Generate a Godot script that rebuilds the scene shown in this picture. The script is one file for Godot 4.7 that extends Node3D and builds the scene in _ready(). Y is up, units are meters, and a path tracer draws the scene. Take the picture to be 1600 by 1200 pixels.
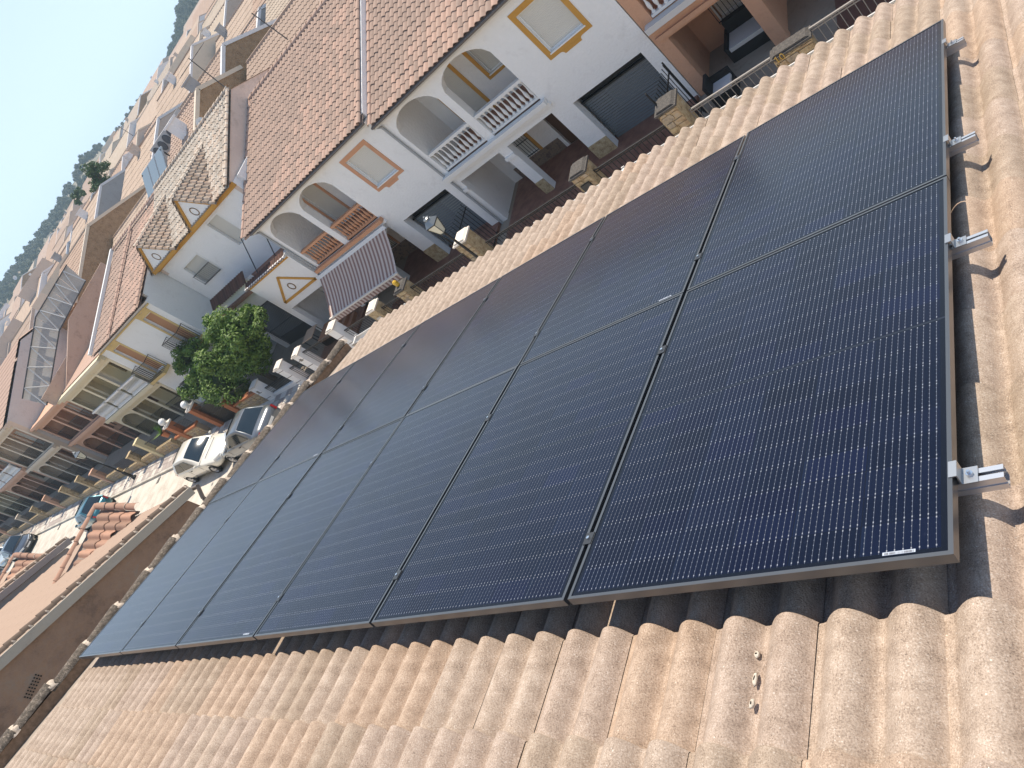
extends Node3D
# A tilted view over a tiled roof with solar panels towards the houses across a rising street.
# x runs along the street, y is up, z points across the street. Metres.

const FPX := 1142.07
const CAM := Vector3(-0.53, 10.624, -0.657)
const RT := Vector3(-0.67413969, -0.7198299, 0.16547082)
const UPV := Vector3(-0.28625586, 0.46115308, 0.83987822)
const FW := Vector3(0.68087683, -0.51882825, 0.51693712)
const ZF := 16.5            # facade line of the houses across the street
const ZFENCE := 13.9
const KERB := 12.5
var rng := RandomNumberGenerator.new()
var mats := {}
var texs := {}
var names := {}

# ------------------------------------------------------------------ pixels to places
func pray(x: float, y: float) -> Vector3:
	return FW + RT * ((x - 800.0) / FPX) - UPV * ((y - 600.0) / FPX)
func PZ(x: float, y: float, z: float) -> Vector3:
	var d := pray(x, y)
	return CAM + d * ((z - CAM.z) / d.z)
func PX(x: float, y: float, xx: float) -> Vector3:
	var d := pray(x, y)
	return CAM + d * ((xx - CAM.x) / d.x)
func ground(x: float, z: float) -> float:
	var g := 0.037 * x if x > 20.0 else 0.45 + 0.0145 * x
	if z > 22.0:
		var r := Vector2(x, z).length()
		var far := 1.0
		var tab := [[25.0, 0.9], [45.0, 1.5], [69.0, 2.2], [112.0, 3.0], [170.0, 4.6], [235.0, 7.0], [312.0, 9.5], [400.0, 10.0], [2000.0, 12.0]]
		for i in range(tab.size() - 1):
			if r >= tab[i][0]:
				far = lerpf(tab[i][1], tab[i + 1][1], clampf((r - tab[i][0]) / (tab[i + 1][0] - tab[i][0]), 0.0, 1.0))
		g = lerpf(g, far, clampf((z - 22.0) / 14.0, 0.0, 1.0))
	return g

# ------------------------------------------------------------------ mesh builder
class MB:
	var V := PackedVector3Array()
	var N := PackedVector3Array()
	var U := PackedVector2Array()
	func tri(a: Vector3, b: Vector3, c: Vector3) -> void:
		var n := (b - a).cross(c - a).normalized()
		for p in [a, c, b]:
			V.append(p); N.append(n); U.append(Vector2(p.x, p.z))
	func quad(a: Vector3, b: Vector3, c: Vector3, d: Vector3) -> void:
		var n := (b - a).cross(c - a)
		if n.length_squared() < 1e-14: n = (c - a).cross(d - a)
		n = n.normalized()
		var ps := [a, c, b, a, d, c]
		var us := [Vector2(0, 1), Vector2(1, 0), Vector2(1, 1), Vector2(0, 1), Vector2(0, 0), Vector2(1, 0)]
		for i in 6:
			V.append(ps[i]); N.append(n); U.append(us[i])
	func box(a: Vector3, b: Vector3) -> void:
		obx(Transform3D(Basis(), (a + b) * 0.5), (b - a).abs())
	func obx(t: Transform3D, s: Vector3) -> void:
		var h := s * 0.5
		var p := []
		for i in 8:
			p.append(t * Vector3(h.x if i & 1 else -h.x, h.y if i & 2 else -h.y, h.z if i & 4 else -h.z))
		quad(p[4], p[5], p[7], p[6]); quad(p[1], p[0], p[2], p[3])
		quad(p[5], p[1], p[3], p[7]); quad(p[0], p[4], p[6], p[2])
		quad(p[6], p[7], p[3], p[2]); quad(p[0], p[1], p[5], p[4])
	func bar(p: Vector3, q: Vector3, w: float, h: float, upv := Vector3.UP) -> void:
		var d := (q - p)
		var l := d.length()
		if l < 1e-5: return
		d /= l
		var s := upv.cross(d)
		if s.length() < 0.05: s = Vector3.RIGHT.cross(d)
		s = s.normalized()
		obx(Transform3D(Basis(s, d.cross(s), d), (p + q) * 0.5), Vector3(w, h, l))
	func qn(ps: Array, ns: Array, us: Array) -> void:
		for i in [0, 2, 1, 0, 3, 2]:
			V.append(ps[i]); N.append(ns[i]); U.append(us[i])
	func tube(p: Vector3, q: Vector3, r0: float, r1: float, seg := 8, caps := true) -> void:
		var d := (q - p).normalized()
		var s := Vector3.UP.cross(d)
		if s.length() < 0.05: s = Vector3.RIGHT.cross(d)
		s = s.normalized()
		var t := d.cross(s)
		for i in seg:
			var a := TAU * i / seg
			var b := TAU * (i + 1) / seg
			var na := s * cos(a) + t * sin(a)
			var nb := s * cos(b) + t * sin(b)
			qn([p + na * r0, p + nb * r0, q + nb * r1, q + na * r1], [na, nb, nb, na], [Vector2(0, 0), Vector2(1, 0), Vector2(1, 1), Vector2(0, 1)])
			if caps:
				tri(p, p + nb * r0, p + na * r0); tri(q, q + na * r1, q + nb * r1)
	func path(ps: Array, r: float, seg := 6) -> void:
		for i in range(ps.size() - 1): tube(ps[i], ps[i + 1], r, r, seg)
	func lathe(t: Transform3D, prof: Array, seg := 10) -> void:
		for j in range(prof.size() - 1):
			var a: Vector2 = prof[j]
			var b: Vector2 = prof[j + 1]
			var sl := Vector2(b.y - a.y, a.x - b.x).normalized()
			for i in seg:
				var f := TAU * i / seg
				var g := TAU * (i + 1) / seg
				var ca := Vector3(cos(f), 0, -sin(f))
				var cb := Vector3(cos(g), 0, -sin(g))
				var na := (t.basis * (ca * sl.x + Vector3.UP * sl.y)).normalized()
				var nb := (t.basis * (cb * sl.x + Vector3.UP * sl.y)).normalized()
				qn([t * (ca * a.x + Vector3.UP * a.y), t * (cb * a.x + Vector3.UP * a.y), t * (cb * b.x + Vector3.UP * b.y), t * (ca * b.x + Vector3.UP * b.y)], [na, nb, nb, na], [Vector2(0, 0), Vector2(1, 0), Vector2(1, 1), Vector2(0, 1)])
	func ball(c: Vector3, r: Vector3, seg := 10) -> void:
		var prof := []
		for i in 7:
			var a := PI * i / 6.0 - PI / 2
			prof.append(Vector2(cos(a), sin(a)))
		lathe(Transform3D(Basis.from_scale(r), c), prof, seg)
	func poly(t: Transform3D, pts: PackedVector2Array, depth: float) -> void:
		var ids := Geometry2D.triangulate_polygon(pts)
		var ccw := not Geometry2D.is_polygon_clockwise(pts)
		for k in range(0, ids.size(), 3):
			var a := pts[ids[k]]
			var b := pts[ids[k + 1]]
			var c := pts[ids[k + 2]]
			if (b - a).cross(c - a) < 0:
				var w := b; b = c; c = w
			tri(t * Vector3(a.x, a.y, depth), t * Vector3(b.x, b.y, depth), t * Vector3(c.x, c.y, depth))
			if depth != 0.0: tri(t * Vector3(a.x, a.y, 0), t * Vector3(c.x, c.y, 0), t * Vector3(b.x, b.y, 0))
		if depth == 0.0: return
		for i in pts.size():
			var a := pts[i]
			var b := pts[(i + 1) % pts.size()]
			if not ccw:
				var w := a; a = b; b = w
			quad(t * Vector3(a.x, a.y, 0), t * Vector3(b.x, b.y, 0), t * Vector3(b.x, b.y, depth), t * Vector3(a.x, a.y, depth))
	func grid(rows: Array) -> void:          # rows of points, smooth normals
		var h := rows.size()
		var w: int = rows[0].size()
		var ns := []
		for i in h:
			var nr := []
			for j in w:
				var du: Vector3 = rows[i][mini(j + 1, w - 1)] - rows[i][maxi(j - 1, 0)]
				var dv: Vector3 = rows[mini(i + 1, h - 1)][j] - rows[maxi(i - 1, 0)][j]
				var n := du.cross(dv)
				nr.append(n.normalized() if n.length_squared() > 1e-14 else Vector3.UP)
			ns.append(nr)
		for i in range(h - 1):
			for j in range(w - 1):
				qn([rows[i][j], rows[i][j + 1], rows[i + 1][j + 1], rows[i + 1][j]], [ns[i][j], ns[i][j + 1], ns[i + 1][j + 1], ns[i + 1][j]],
					[Vector2(float(j) / (w - 1), float(i) / (h - 1)), Vector2(float(j + 1) / (w - 1), float(i) / (h - 1)), Vector2(float(j + 1) / (w - 1), float(i + 1) / (h - 1)), Vector2(float(j) / (w - 1), float(i + 1) / (h - 1))])
	func wall(x0: float, x1: float, y0: float, y1: float, z0: float, z1: float, holes: Array) -> void:
		# an upright wall along x between z0 and z1; holes are [x0, x1, y0, y1, arch rise]
		var xs := [x0, x1]
		var ys := [y0, y1]
		for h in holes:
			for k in 2:
				if h[k] > x0 and h[k] < x1: xs.append(h[k])
				if h[2 + k] > y0 and h[2 + k] < y1: ys.append(h[2 + k])
		xs.sort(); ys.sort()
		var solid := func(i: int, j: int) -> bool:
			if i < 0 or j < 0 or i >= xs.size() - 1 or j >= ys.size() - 1: return false
			var cx: float = (xs[i] + xs[i + 1]) * 0.5
			var cy: float = (ys[j] + ys[j + 1]) * 0.5
			if xs[i + 1] - xs[i] < 1e-5 or ys[j + 1] - ys[j] < 1e-5: return true
			for h in holes:
				if cx > h[0] and cx < h[1] and cy > h[2] and cy < h[3]: return false
			return true
		for i in range(xs.size() - 1):
			for j in range(ys.size() - 1):
				if xs[i + 1] - xs[i] < 1e-5 or ys[j + 1] - ys[j] < 1e-5: continue
				if not solid.call(i, j): continue
				var a: float = xs[i]
				var b: float = xs[i + 1]
				var c: float = ys[j]
				var d: float = ys[j + 1]
				quad(Vector3(b, c, z0), Vector3(a, c, z0), Vector3(a, d, z0), Vector3(b, d, z0))
				quad(Vector3(a, c, z1), Vector3(b, c, z1), Vector3(b, d, z1), Vector3(a, d, z1))
				if not solid.call(i - 1, j): quad(Vector3(a, c, z0), Vector3(a, c, z1), Vector3(a, d, z1), Vector3(a, d, z0))
				if not solid.call(i + 1, j): quad(Vector3(b, c, z1), Vector3(b, c, z0), Vector3(b, d, z0), Vector3(b, d, z1))
				if not solid.call(i, j - 1): quad(Vector3(a, c, z0), Vector3(b, c, z0), Vector3(b, c, z1), Vector3(a, c, z1))
				if not solid.call(i, j + 1): quad(Vector3(a, d, z1), Vector3(b, d, z1), Vector3(b, d, z0), Vector3(a, d, z0))
		for h in holes:
			if h.size() > 4 and h[4] > 0.0:
				var m: float = (h[0] + h[1]) * 0.5
				var hw: float = (h[1] - h[0]) * 0.5
				for k in 16:
					var t0 := -1.0 + 2.0 * k / 16.0
					var t1 := -1.0 + 2.0 * (k + 1) / 16.0
					var ya: float = h[3] - h[4] * (1.0 - pow(maxf(0.0, 1.0 - t0 * t0), 0.6))
					var yb: float = h[3] - h[4] * (1.0 - pow(maxf(0.0, 1.0 - t1 * t1), 0.6))
					var a := m + hw * t0
					var b := m + hw * t1
					quad(Vector3(b, yb, z0), Vector3(a, ya, z0), Vector3(a, h[3], z0), Vector3(b, h[3], z0))
					quad(Vector3(a, ya, z1), Vector3(b, yb, z1), Vector3(b, h[3], z1), Vector3(a, h[3], z1))
					quad(Vector3(a, ya, z0), Vector3(b, yb, z0), Vector3(b, yb, z1), Vector3(a, ya, z1))
	func done() -> ArrayMesh:
		var m := ArrayMesh.new()
		if V.is_empty(): return m
		var ar := []
		ar.resize(Mesh.ARRAY_MAX)
		ar[Mesh.ARRAY_VERTEX] = V; ar[Mesh.ARRAY_NORMAL] = N; ar[Mesh.ARRAY_TEX_UV] = U
		m.add_surface_from_arrays(Mesh.PRIMITIVE_TRIANGLES, ar)
		return m

# ------------------------------------------------------------------ nodes
func numbered(s: String) -> String:
	if not names.has(s):
		names[s] = 0
		return s
	names[s] += 1
	return "%s_%03d" % [s, names[s]]
func offs(n: Node) -> Vector3:
	var o := Vector3.ZERO
	while n != self:
		o += (n as Node3D).position
		n = n.get_parent()
	return o
func thing(called: String, label: String, cat: String, at: Vector3, group := "") -> Node3D:
	var o := Node3D.new()
	o.name = numbered(called)
	add_child(o)
	o.position = at
	tag(o, label, cat, group)
	return o
func tag(o: Node, label: String, cat: String, group := "") -> void:
	o.set_meta("label", label); o.set_meta("category", cat)
	if group != "": o.set_meta("group", group)
# a part whose shape is given in world coordinates (or, with local, in its parent's)
func part(parent: Node, called: String, mb, m: Material, local := false) -> MeshInstance3D:
	var o := MeshInstance3D.new()
	o.mesh = mb.done() if mb is MB else mb
	o.material_override = m
	o.name = called if parent != self else numbered(called)
	parent.add_child(o, true)
	if not local and parent != self: o.position = -offs(parent)
	return o
func inst(parent: Node, called: String, mesh: Mesh, m: Material, t: Transform3D) -> MeshInstance3D:
	var o := MeshInstance3D.new()
	o.mesh = mesh
	o.material_override = m
	o.name = called
	parent.add_child(o, true)
	t.origin -= offs(parent)
	o.transform = t
	return o
func single(called: String, mb, m: Material, label: String, cat: String, group := "") -> MeshInstance3D:
	var o := part(self, called, mb, m)
	tag(o, label, cat, group)
	return o
func struct(called: String, mb, m: Material) -> MeshInstance3D:
	var o := part(self, called, mb, m)
	o.set_meta("kind", "structure")
	return o
func multi(parent: Node, called: String, mesh: Mesh, m: Material, ts: Array) -> void:
	if ts.is_empty(): return
	var mm := MultiMesh.new()
	mm.transform_format = MultiMesh.TRANSFORM_3D
	mm.mesh = mesh
	mm.instance_count = ts.size()
	var o := MultiMeshInstance3D.new()
	o.multimesh = mm
	o.material_override = m
	o.name = called if parent != self else numbered(called)
	parent.add_child(o, true)
	if parent != self: o.position = -offs(parent)
	o.set_meta("kind", "stuff")
	for i in ts.size(): mm.set_instance_transform(i, ts[i])

# ------------------------------------------------------------------ materials
func lin(r: float, g: float, b: float) -> Color:
	return Color(r, g, b).linear_to_srgb()
# noise layers [frequency, weight] mapped through a ramp of linear colours
func ntex(key: String, size: int, layers: Array, ramp: Array, sd := 1, contrast := 1.5) -> ImageTexture:
	if texs.has(key): return texs[key]
	var datas := []
	var tot := 0.0
	for k in layers.size():
		var nz := FastNoiseLite.new()
		nz.seed = sd * 17 + k * 5
		nz.noise_type = FastNoiseLite.TYPE_SIMPLEX_SMOOTH if layers[k][0] < 0.3 else FastNoiseLite.TYPE_VALUE
		nz.frequency = layers[k][0]
		nz.fractal_octaves = 2
		datas.append(nz.get_seamless_image(size, size, false, false, 0.12, true).get_data())
		tot += layers[k][1]
	var lut := PackedByteArray()
	for i in 256:
		var f := i / 255.0 * (ramp.size() - 1)
		var a: int = mini(int(f), ramp.size() - 2)
		var c: Color = (ramp[a] as Color).lerp(ramp[a + 1], f - a).linear_to_srgb()
		lut.append(int(clampf(c.r, 0, 1) * 255)); lut.append(int(clampf(c.g, 0, 1) * 255)); lut.append(int(clampf(c.b, 0, 1) * 255))
	var out := PackedByteArray()
	out.resize(size * size * 3)
	var ws := []
	for l in layers: ws.append(l[1] / tot)
	var n := layers.size()
	for i in size * size:
		var v := 0.0
		for k in n: v += datas[k][i] * ws[k]
		var q := clampi(int((v - 128.0) * contrast + 128.0), 0, 255) * 3
		out[i * 3] = lut[q]; out[i * 3 + 1] = lut[q + 1]; out[i * 3 + 2] = lut[q + 2]
	var im := Image.create_from_data(size, size, false, Image.FORMAT_RGB8, out)
	im.generate_mipmaps()
	var t := ImageTexture.create_from_image(im)
	texs[key] = t
	return t
func nmap(key: String, size: int, freq: float, strength: float, sd := 3) -> ImageTexture:
	if texs.has(key): return texs[key]
	var nz := FastNoiseLite.new()
	nz.seed = sd
	nz.noise_type = FastNoiseLite.TYPE_SIMPLEX_SMOOTH
	nz.frequency = freq
	nz.fractal_octaves = 4
	var im := nz.get_seamless_image(size, size, false, false, 0.12, true)
	im.convert(Image.FORMAT_RGBA8)
	im.bump_map_to_normal_map(strength)
	im.generate_mipmaps()
	var t := ImageTexture.create_from_image(im)
	texs[key] = t
	return t
func plain(key: String, c: Color, rough := 0.8, metal := 0.0) -> StandardMaterial3D:
	if mats.has(key): return mats[key]
	var m := StandardMaterial3D.new()
	m.albedo_color = c
	m.roughness = rough
	m.metallic = metal
	mats[key] = m
	return m
# tex is a ramp of real colours; scale = metres one texture covers
func rich(key: String, tex: Texture2D, metres: float, rough := 0.85, nrm: Texture2D = null, nscale := 1.0, tint := Color.WHITE) -> StandardMaterial3D:
	if mats.has(key): return mats[key]
	var m := StandardMaterial3D.new()
	m.albedo_texture = tex
	m.albedo_color = tint
	m.roughness = rough
	m.uv1_triplanar = true
	m.uv1_world_triplanar = true
	m.uv1_scale = Vector3.ONE / metres
	if nrm:
		m.normal_enabled = true
		m.normal_texture = nrm
		m.normal_scale = nscale
	mats[key] = m
	return m
func stucco(key: String, c: Color, var_amt := 0.06, rough := 0.9) -> StandardMaterial3D:
	var d := Color(c.r * (1 - var_amt * 2.2), c.g * (1 - var_amt * 2.3), c.b * (1 - var_amt * 2.5))
	var l := Color(minf(c.r * (1 + var_amt), 0.85), minf(c.g * (1 + var_amt), 0.85), minf(c.b * (1 + var_amt), 0.85))
	return rich(key, ntex(key, 256, [[0.012, 1.0], [0.05, 0.6], [0.4, 0.35]], [d, c, c, l], key.hash() % 97), 2.6, rough, nmap("stucco_n", 256, 0.09, 3.0), 0.25)
func glass(key := "glass", c := Color(0.05, 0.07, 0.08)) -> StandardMaterial3D:
	var m := plain(key, c, 0.05)
	m.metallic_specular = 0.6
	return m

# ------------------------------------------------------------------ camera, sky, sun
func stage() -> void:
	var cam := Camera3D.new()
	cam.name = "camera"
	add_child(cam)
	cam.transform = Transform3D(Basis(RT, UPV, -FW).orthonormalized(), CAM)
	cam.fov = 55.43
	cam.near = 0.05
	cam.far = 4000.0
	cam.current = true
	var we := WorldEnvironment.new()
	we.name = "environment"
	var env := Environment.new()
	env.background_mode = Environment.BG_SKY
	var sky := Sky.new()
	var sm := ProceduralSkyMaterial.new()
	sm.sky_top_color = Color(0.32, 0.44, 0.64)
	sm.sky_horizon_color = Color(0.805, 0.89, 0.965)
	sm.sky_curve = 0.5
	sm.ground_horizon_color = Color(0.66, 0.62, 0.56)
	sm.ground_bottom_color = Color(0.5, 0.45, 0.4)
	sm.sun_angle_max = 0.0
	sky.sky_material = sm
	env.sky = sky
	env.tonemap_mode = Environment.TONE_MAPPER_LINEAR
	env.tonemap_exposure = 1.5
	env.sdfgi_enabled = true
	env.ssao_enabled = true
	env.ssil_enabled = true
	env.fog_enabled = true
	env.fog_density = 0.0006
	env.fog_light_color = Color(0.78, 0.88, 0.94)
	we.environment = env
	add_child(we)
	var sun := DirectionalLight3D.new()
	sun.name = "sun"
	add_child(sun)
	var sd := (RN + RU * 0.13 + RS * 0.10).normalized()
	sun.look_at_from_position(sd * 50.0, Vector3.ZERO, Vector3.RIGHT)
	sun.light_energy = 1.45
	sun.light_angular_distance = 0.53
	sun.light_color = Color(1.0, 0.955, 0.89)
	sun.shadow_enabled = true

# ------------------------------------------------------------------ our roof and the solar panels
const SLOPE := 17.8
var RU := Vector3(1, 0, 0)
var RS := Vector3(0, -sin(deg_to_rad(SLOPE)), cos(deg_to_rad(SLOPE)))
var RN := Vector3(0, cos(deg_to_rad(SLOPE)), sin(deg_to_rad(SLOPE)))
const RO := Vector3(0, 8.97, 0)
func R(u: float, s: float, h: float) -> Vector3:
	return RO + RU * u + RS * s + RN * h
func RB() -> Basis:
	return Basis(RU, RN, RS)

func roll(x: float, pitch: float, amp: float) -> float:
	var p := fposmod(x / pitch, 1.0)
	if p > 0.86: return 0.0
	var t := p / 0.86
	return amp * pow(sin(PI * t), 0.95) * (1.0 + 0.10 * (0.5 - t))
# one roof tile: nr rolls wide, lower end raised over the next course
func tile_mesh(pitch: float, nr: int, length: float, amp: float, thick: float, seg: int, lift: float) -> ArrayMesh:
	var mb := MB.new()
	var n := nr * seg
	var w := pitch * nr
	for i in n:
		var xa := w * i / n
		var xb := w * (i + 1) / n
		var ya := roll(xa, pitch, amp)
		var yb := roll(xb - 1e-5, pitch, amp)
		if i % seg == 0: ya = 0.0
		if i == n - 1:
			xb += 0.010
			yb = -0.004
		var e := 0.004
		var na := Vector3(-(roll(xa + e, pitch, amp) - roll(maxf(xa - e, 0.0), pitch, amp)) / (2 * e), 1, 0).normalized()
		var nb := Vector3(-(roll(minf(xb + e, w - 1e-5), pitch, amp) - roll(xb - e, pitch, amp)) / (2 * e), 1, 0).normalized()
		var l := lift
		# body, then a softly rounded lower lip
		mb.qn([Vector3(xa, ya, 0), Vector3(xa, ya + l, length - 0.006), Vector3(xb, yb + l, length - 0.006), Vector3(xb, yb, 0)], [na, na, nb, nb], [Vector2(), Vector2(), Vector2(), Vector2()])
		mb.qn([Vector3(xa, ya + l, length - 0.006), Vector3(xa, ya + l - 0.005, length), Vector3(xb, yb + l - 0.005, length), Vector3(xb, yb + l, length - 0.006)], [na, (na + Vector3.BACK).normalized(), (nb + Vector3.BACK).normalized(), nb], [Vector2(), Vector2(), Vector2(), Vector2()])
		mb.quad(Vector3(xa, ya + l - thick, length), Vector3(xb, yb + l - thick, length), Vector3(xb, yb + l - 0.005, length), Vector3(xa, ya + l - 0.005, length))
	return mb.done()

func own_roof() -> void:
	var h := thing("tiled_house", "house roofed in sandy concrete tiles that carries the solar panels", "house", Vector3(3.3, 0.45, 0))
	# walls under the roof
	var mb := MB.new()
	mb.box(Vector3(-2.6, 0.2, -7.4), Vector3(7.6, 7.05, 4.25))
	part(h, "wall", mb, stucco("own_wall", Color(0.55, 0.43, 0.32)))
	mb = MB.new()
	mb.poly(Transform3D(Basis(RU, RN, RS), R(-2.6, -1.95, -0.30)) * Transform3D(Basis(Vector3.RIGHT, Vector3.BACK, Vector3.DOWN), Vector3.ZERO), PackedVector2Array([Vector2(0, 0), Vector2(10.28, 0), Vector2(10.28, 6.8), Vector2(0, 6.8)]), -0.05)
	part(h, "roof_deck", mb, plain("deck", lin(0.30, 0.25, 0.20), 0.95))
	# rear slope beyond the ridge, behind the camera
	mb = MB.new()
	var rt := R(0, -1.95, -0.16)
	mb.quad(Vector3(-2.6, rt.y, rt.z), Vector3(-2.6, rt.y - 1.9, rt.z - 6.0), Vector3(7.9, rt.y - 1.9, rt.z - 6.0), Vector3(7.9, rt.y, rt.z))
	part(h, "rear_roof", mb, plain("rear_roof", lin(0.42, 0.32, 0.23), 0.95))
	# tiles
	var tm := tile_mesh(0.15, 2, 0.412, 0.054, 0.016, 12, 0.025)
	var ramp := [Color(0.14, 0.104, 0.077), Color(0.285, 0.214, 0.16), Color(0.385, 0.296, 0.226), Color(0.445, 0.352, 0.275), Color(0.59, 0.50, 0.415)]
	var tx := ntex("tile_a", 1024, [[0.008, 0.6], [0.03, 0.35], [0.10, 1.0], [0.22, 0.9]], ramp, 11, 2.6)
	# pale quartz flecks in the aggregate
	var fi := tx.get_image()
	fi.clear_mipmaps()
	for k in 1500:
		var q := 2 + int(rng.randf() * rng.randf() * 5.0)
		var f := rng.randf_range(0.5, 0.72)
		fi.fill_rect(Rect2i(rng.randi() % 1018, rng.randi() % 1018, q, q), lin(f, f * 0.9, f * 0.78))
	for k in 1200:
		var q := 2 + int(rng.randf() * rng.randf() * 4.0)
		fi.fill_rect(Rect2i(rng.randi() % 1018, rng.randi() % 1018, q, q), lin(0.09, 0.065, 0.05))
	fi.generate_mipmaps()
	tx = ImageTexture.create_from_image(fi)
	var nm := nmap("tile_n", 512, 0.24, 5.0, 8)
	var tms := []
	for k in 4:
		var tint: Color = [Color(1, 1, 1), Color(1, 0.975, 0.95), Color(0.95, 0.945, 0.93), Color(0.985, 0.98, 0.985)][k]
		tms.append(rich("tile_m%d" % k, tx, 0.62, 0.95, nm, 0.55, tint))
	var all := []
	for r in range(-5, 15):
		for c in 31:
			var u := 0.088 - 0.30 * 8 + 0.30 * c
			if u > 7.35: continue
			var e := -0.02 + 0.352 * r
			var key := 0.0
			if e > 0.45 and e < 3.3 and u > 0.0 and u < 6.7: key = 100.0
			var cpos := R(u + 0.15, e - 0.2, -0.15)
			if u < -1.6: key += 30.0
			key += cpos.distance_to(CAM)
			all.append([key, u, e])
	all.sort_custom(func(a, b): return a[0] < b[0])
	var rest := []
	for i in all.size():
		var jit := Basis.from_euler(Vector3(rng.randf_range(-0.004, 0.004), rng.randf_range(-0.002, 0.002), rng.randf_range(-0.004, 0.004)))
		var t := Transform3D(RB() * jit, R(all[i][1], all[i][2] - 0.412, -0.198 + rng.randf_range(-0.0015, 0.0015)))
		if i < 300: inst(h, "roof_tile", tm, tms[rng.randi() % 4], t)
		else: rest.append(t)
	multi(h, "roof_tiles", tm, tms[0], rest)
	# white gutter under the eave, with brackets
	mb = MB.new()
	var g := []
	for x in [-2.6, 7.62]:
		var row := []
		for k in 9:
			var a := PI + PI * k / 8.0
			row.append(Vector3(x, R(0, 4.93, -0.225).y + sin(a) * 0.062 + 0.005, R(0, 4.93, -0.225).z + 0.035 + cos(a) * 0.062))
		g.append(row)
	mb.grid(g)
	var gz := R(0, 4.93, -0.225).z + 0.035
	var gy := R(0, 4.93, -0.225).y
	mb.tube(Vector3(-2.6, gy + 0.006, gz + 0.064), Vector3(7.62, gy + 0.006, gz + 0.064), 0.009, 0.009, 8)
	var gm := plain("gutter", lin(0.60, 0.57, 0.52), 0.5)
	var gut := part(h, "gutter", mb, gm)
	for k in 9:
		mb = MB.new()
		var x := -1.9 + k * 1.18
		mb.box(Vector3(x, gy + 0.012, gz - 0.07), Vector3(x + 0.03, gy + 0.022, gz + 0.075))
		mb.box(Vector3(x - 0.002, gy - 0.03, gz + 0.07), Vector3(x + 0.032, gy + 0.035, gz + 0.079))
		part(gut, "bracket", mb, gm)
	# verge caps on the far edge of the roof
	var cap_tx := ntex("cap_t", 512, [[0.02, 0.8], [0.06, 0.8], [0.35, 0.8]], [Color(0.035, 0.029, 0.022), Color(0.075, 0.06, 0.046), Color(0.12, 0.095, 0.072), Color(0.36, 0.30, 0.235)], 5, 2.4)
	var cap_m := rich("cap_m", cap_tx, 0.5, 0.95, nm, 0.6)
	var mort_m := rich("mortar_m", ntex("mort_t", 256, [[0.04, 1.0], [0.3, 0.8]], [Color(0.30, 0.22, 0.16), Color(0.52, 0.43, 0.34), Color(0.66, 0.58, 0.48)], 9), 0.3, 0.95, nm, 0.6)
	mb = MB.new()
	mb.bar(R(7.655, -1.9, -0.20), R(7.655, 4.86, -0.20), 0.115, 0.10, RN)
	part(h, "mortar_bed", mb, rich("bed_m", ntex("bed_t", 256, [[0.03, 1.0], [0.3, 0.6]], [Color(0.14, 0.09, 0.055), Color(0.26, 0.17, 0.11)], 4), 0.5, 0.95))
	for k in 16:
		var s0 := -1.90 + 0.42 * k
		mb = MB.new()
		var rows := []
		var up := 0.012 if k % 2 else 0.0
		for e in 3:
			var row := []
			var s: float = s0 + 0.44 * e / 2.0
			var rad := 0.068 + 0.007 * e
			for q in 11:
				var a := PI * q / 10.0
				row.append(R(7.66 - cos(a) * rad, s, -0.165 + sin(a) * rad * 0.86 + up + 0.012 * e + 0.003 * sin(k * 7.0 + q * 1.3)))
			rows.append(row)
		rows.reverse()
		mb.grid(rows)
		part(h, "verge_cap", mb, cap_m)
		mb = MB.new()
		var rw := []
		for e in 4:
			var row := []
			for q in 11:
				var a := PI * q / 10.0
				var rad: float = [0.074, 0.085, 0.083, 0.074][e] + 0.005 * sin(q * 2.1 + k * 3.3 + e)
				row.append(R(7.66 - cos(a) * rad, s0 + 0.435 + [-0.03, -0.005, 0.018, 0.05][e] + 0.012 * sin(q * 1.7 + k * 5.0), -0.165 + sin(a) * rad * 0.88 + up + 0.012))
			rw.append(row)
		rw.reverse()
		mb.grid(rw)
		part(h, "mortar_joint", mb, mort_m)

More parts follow.
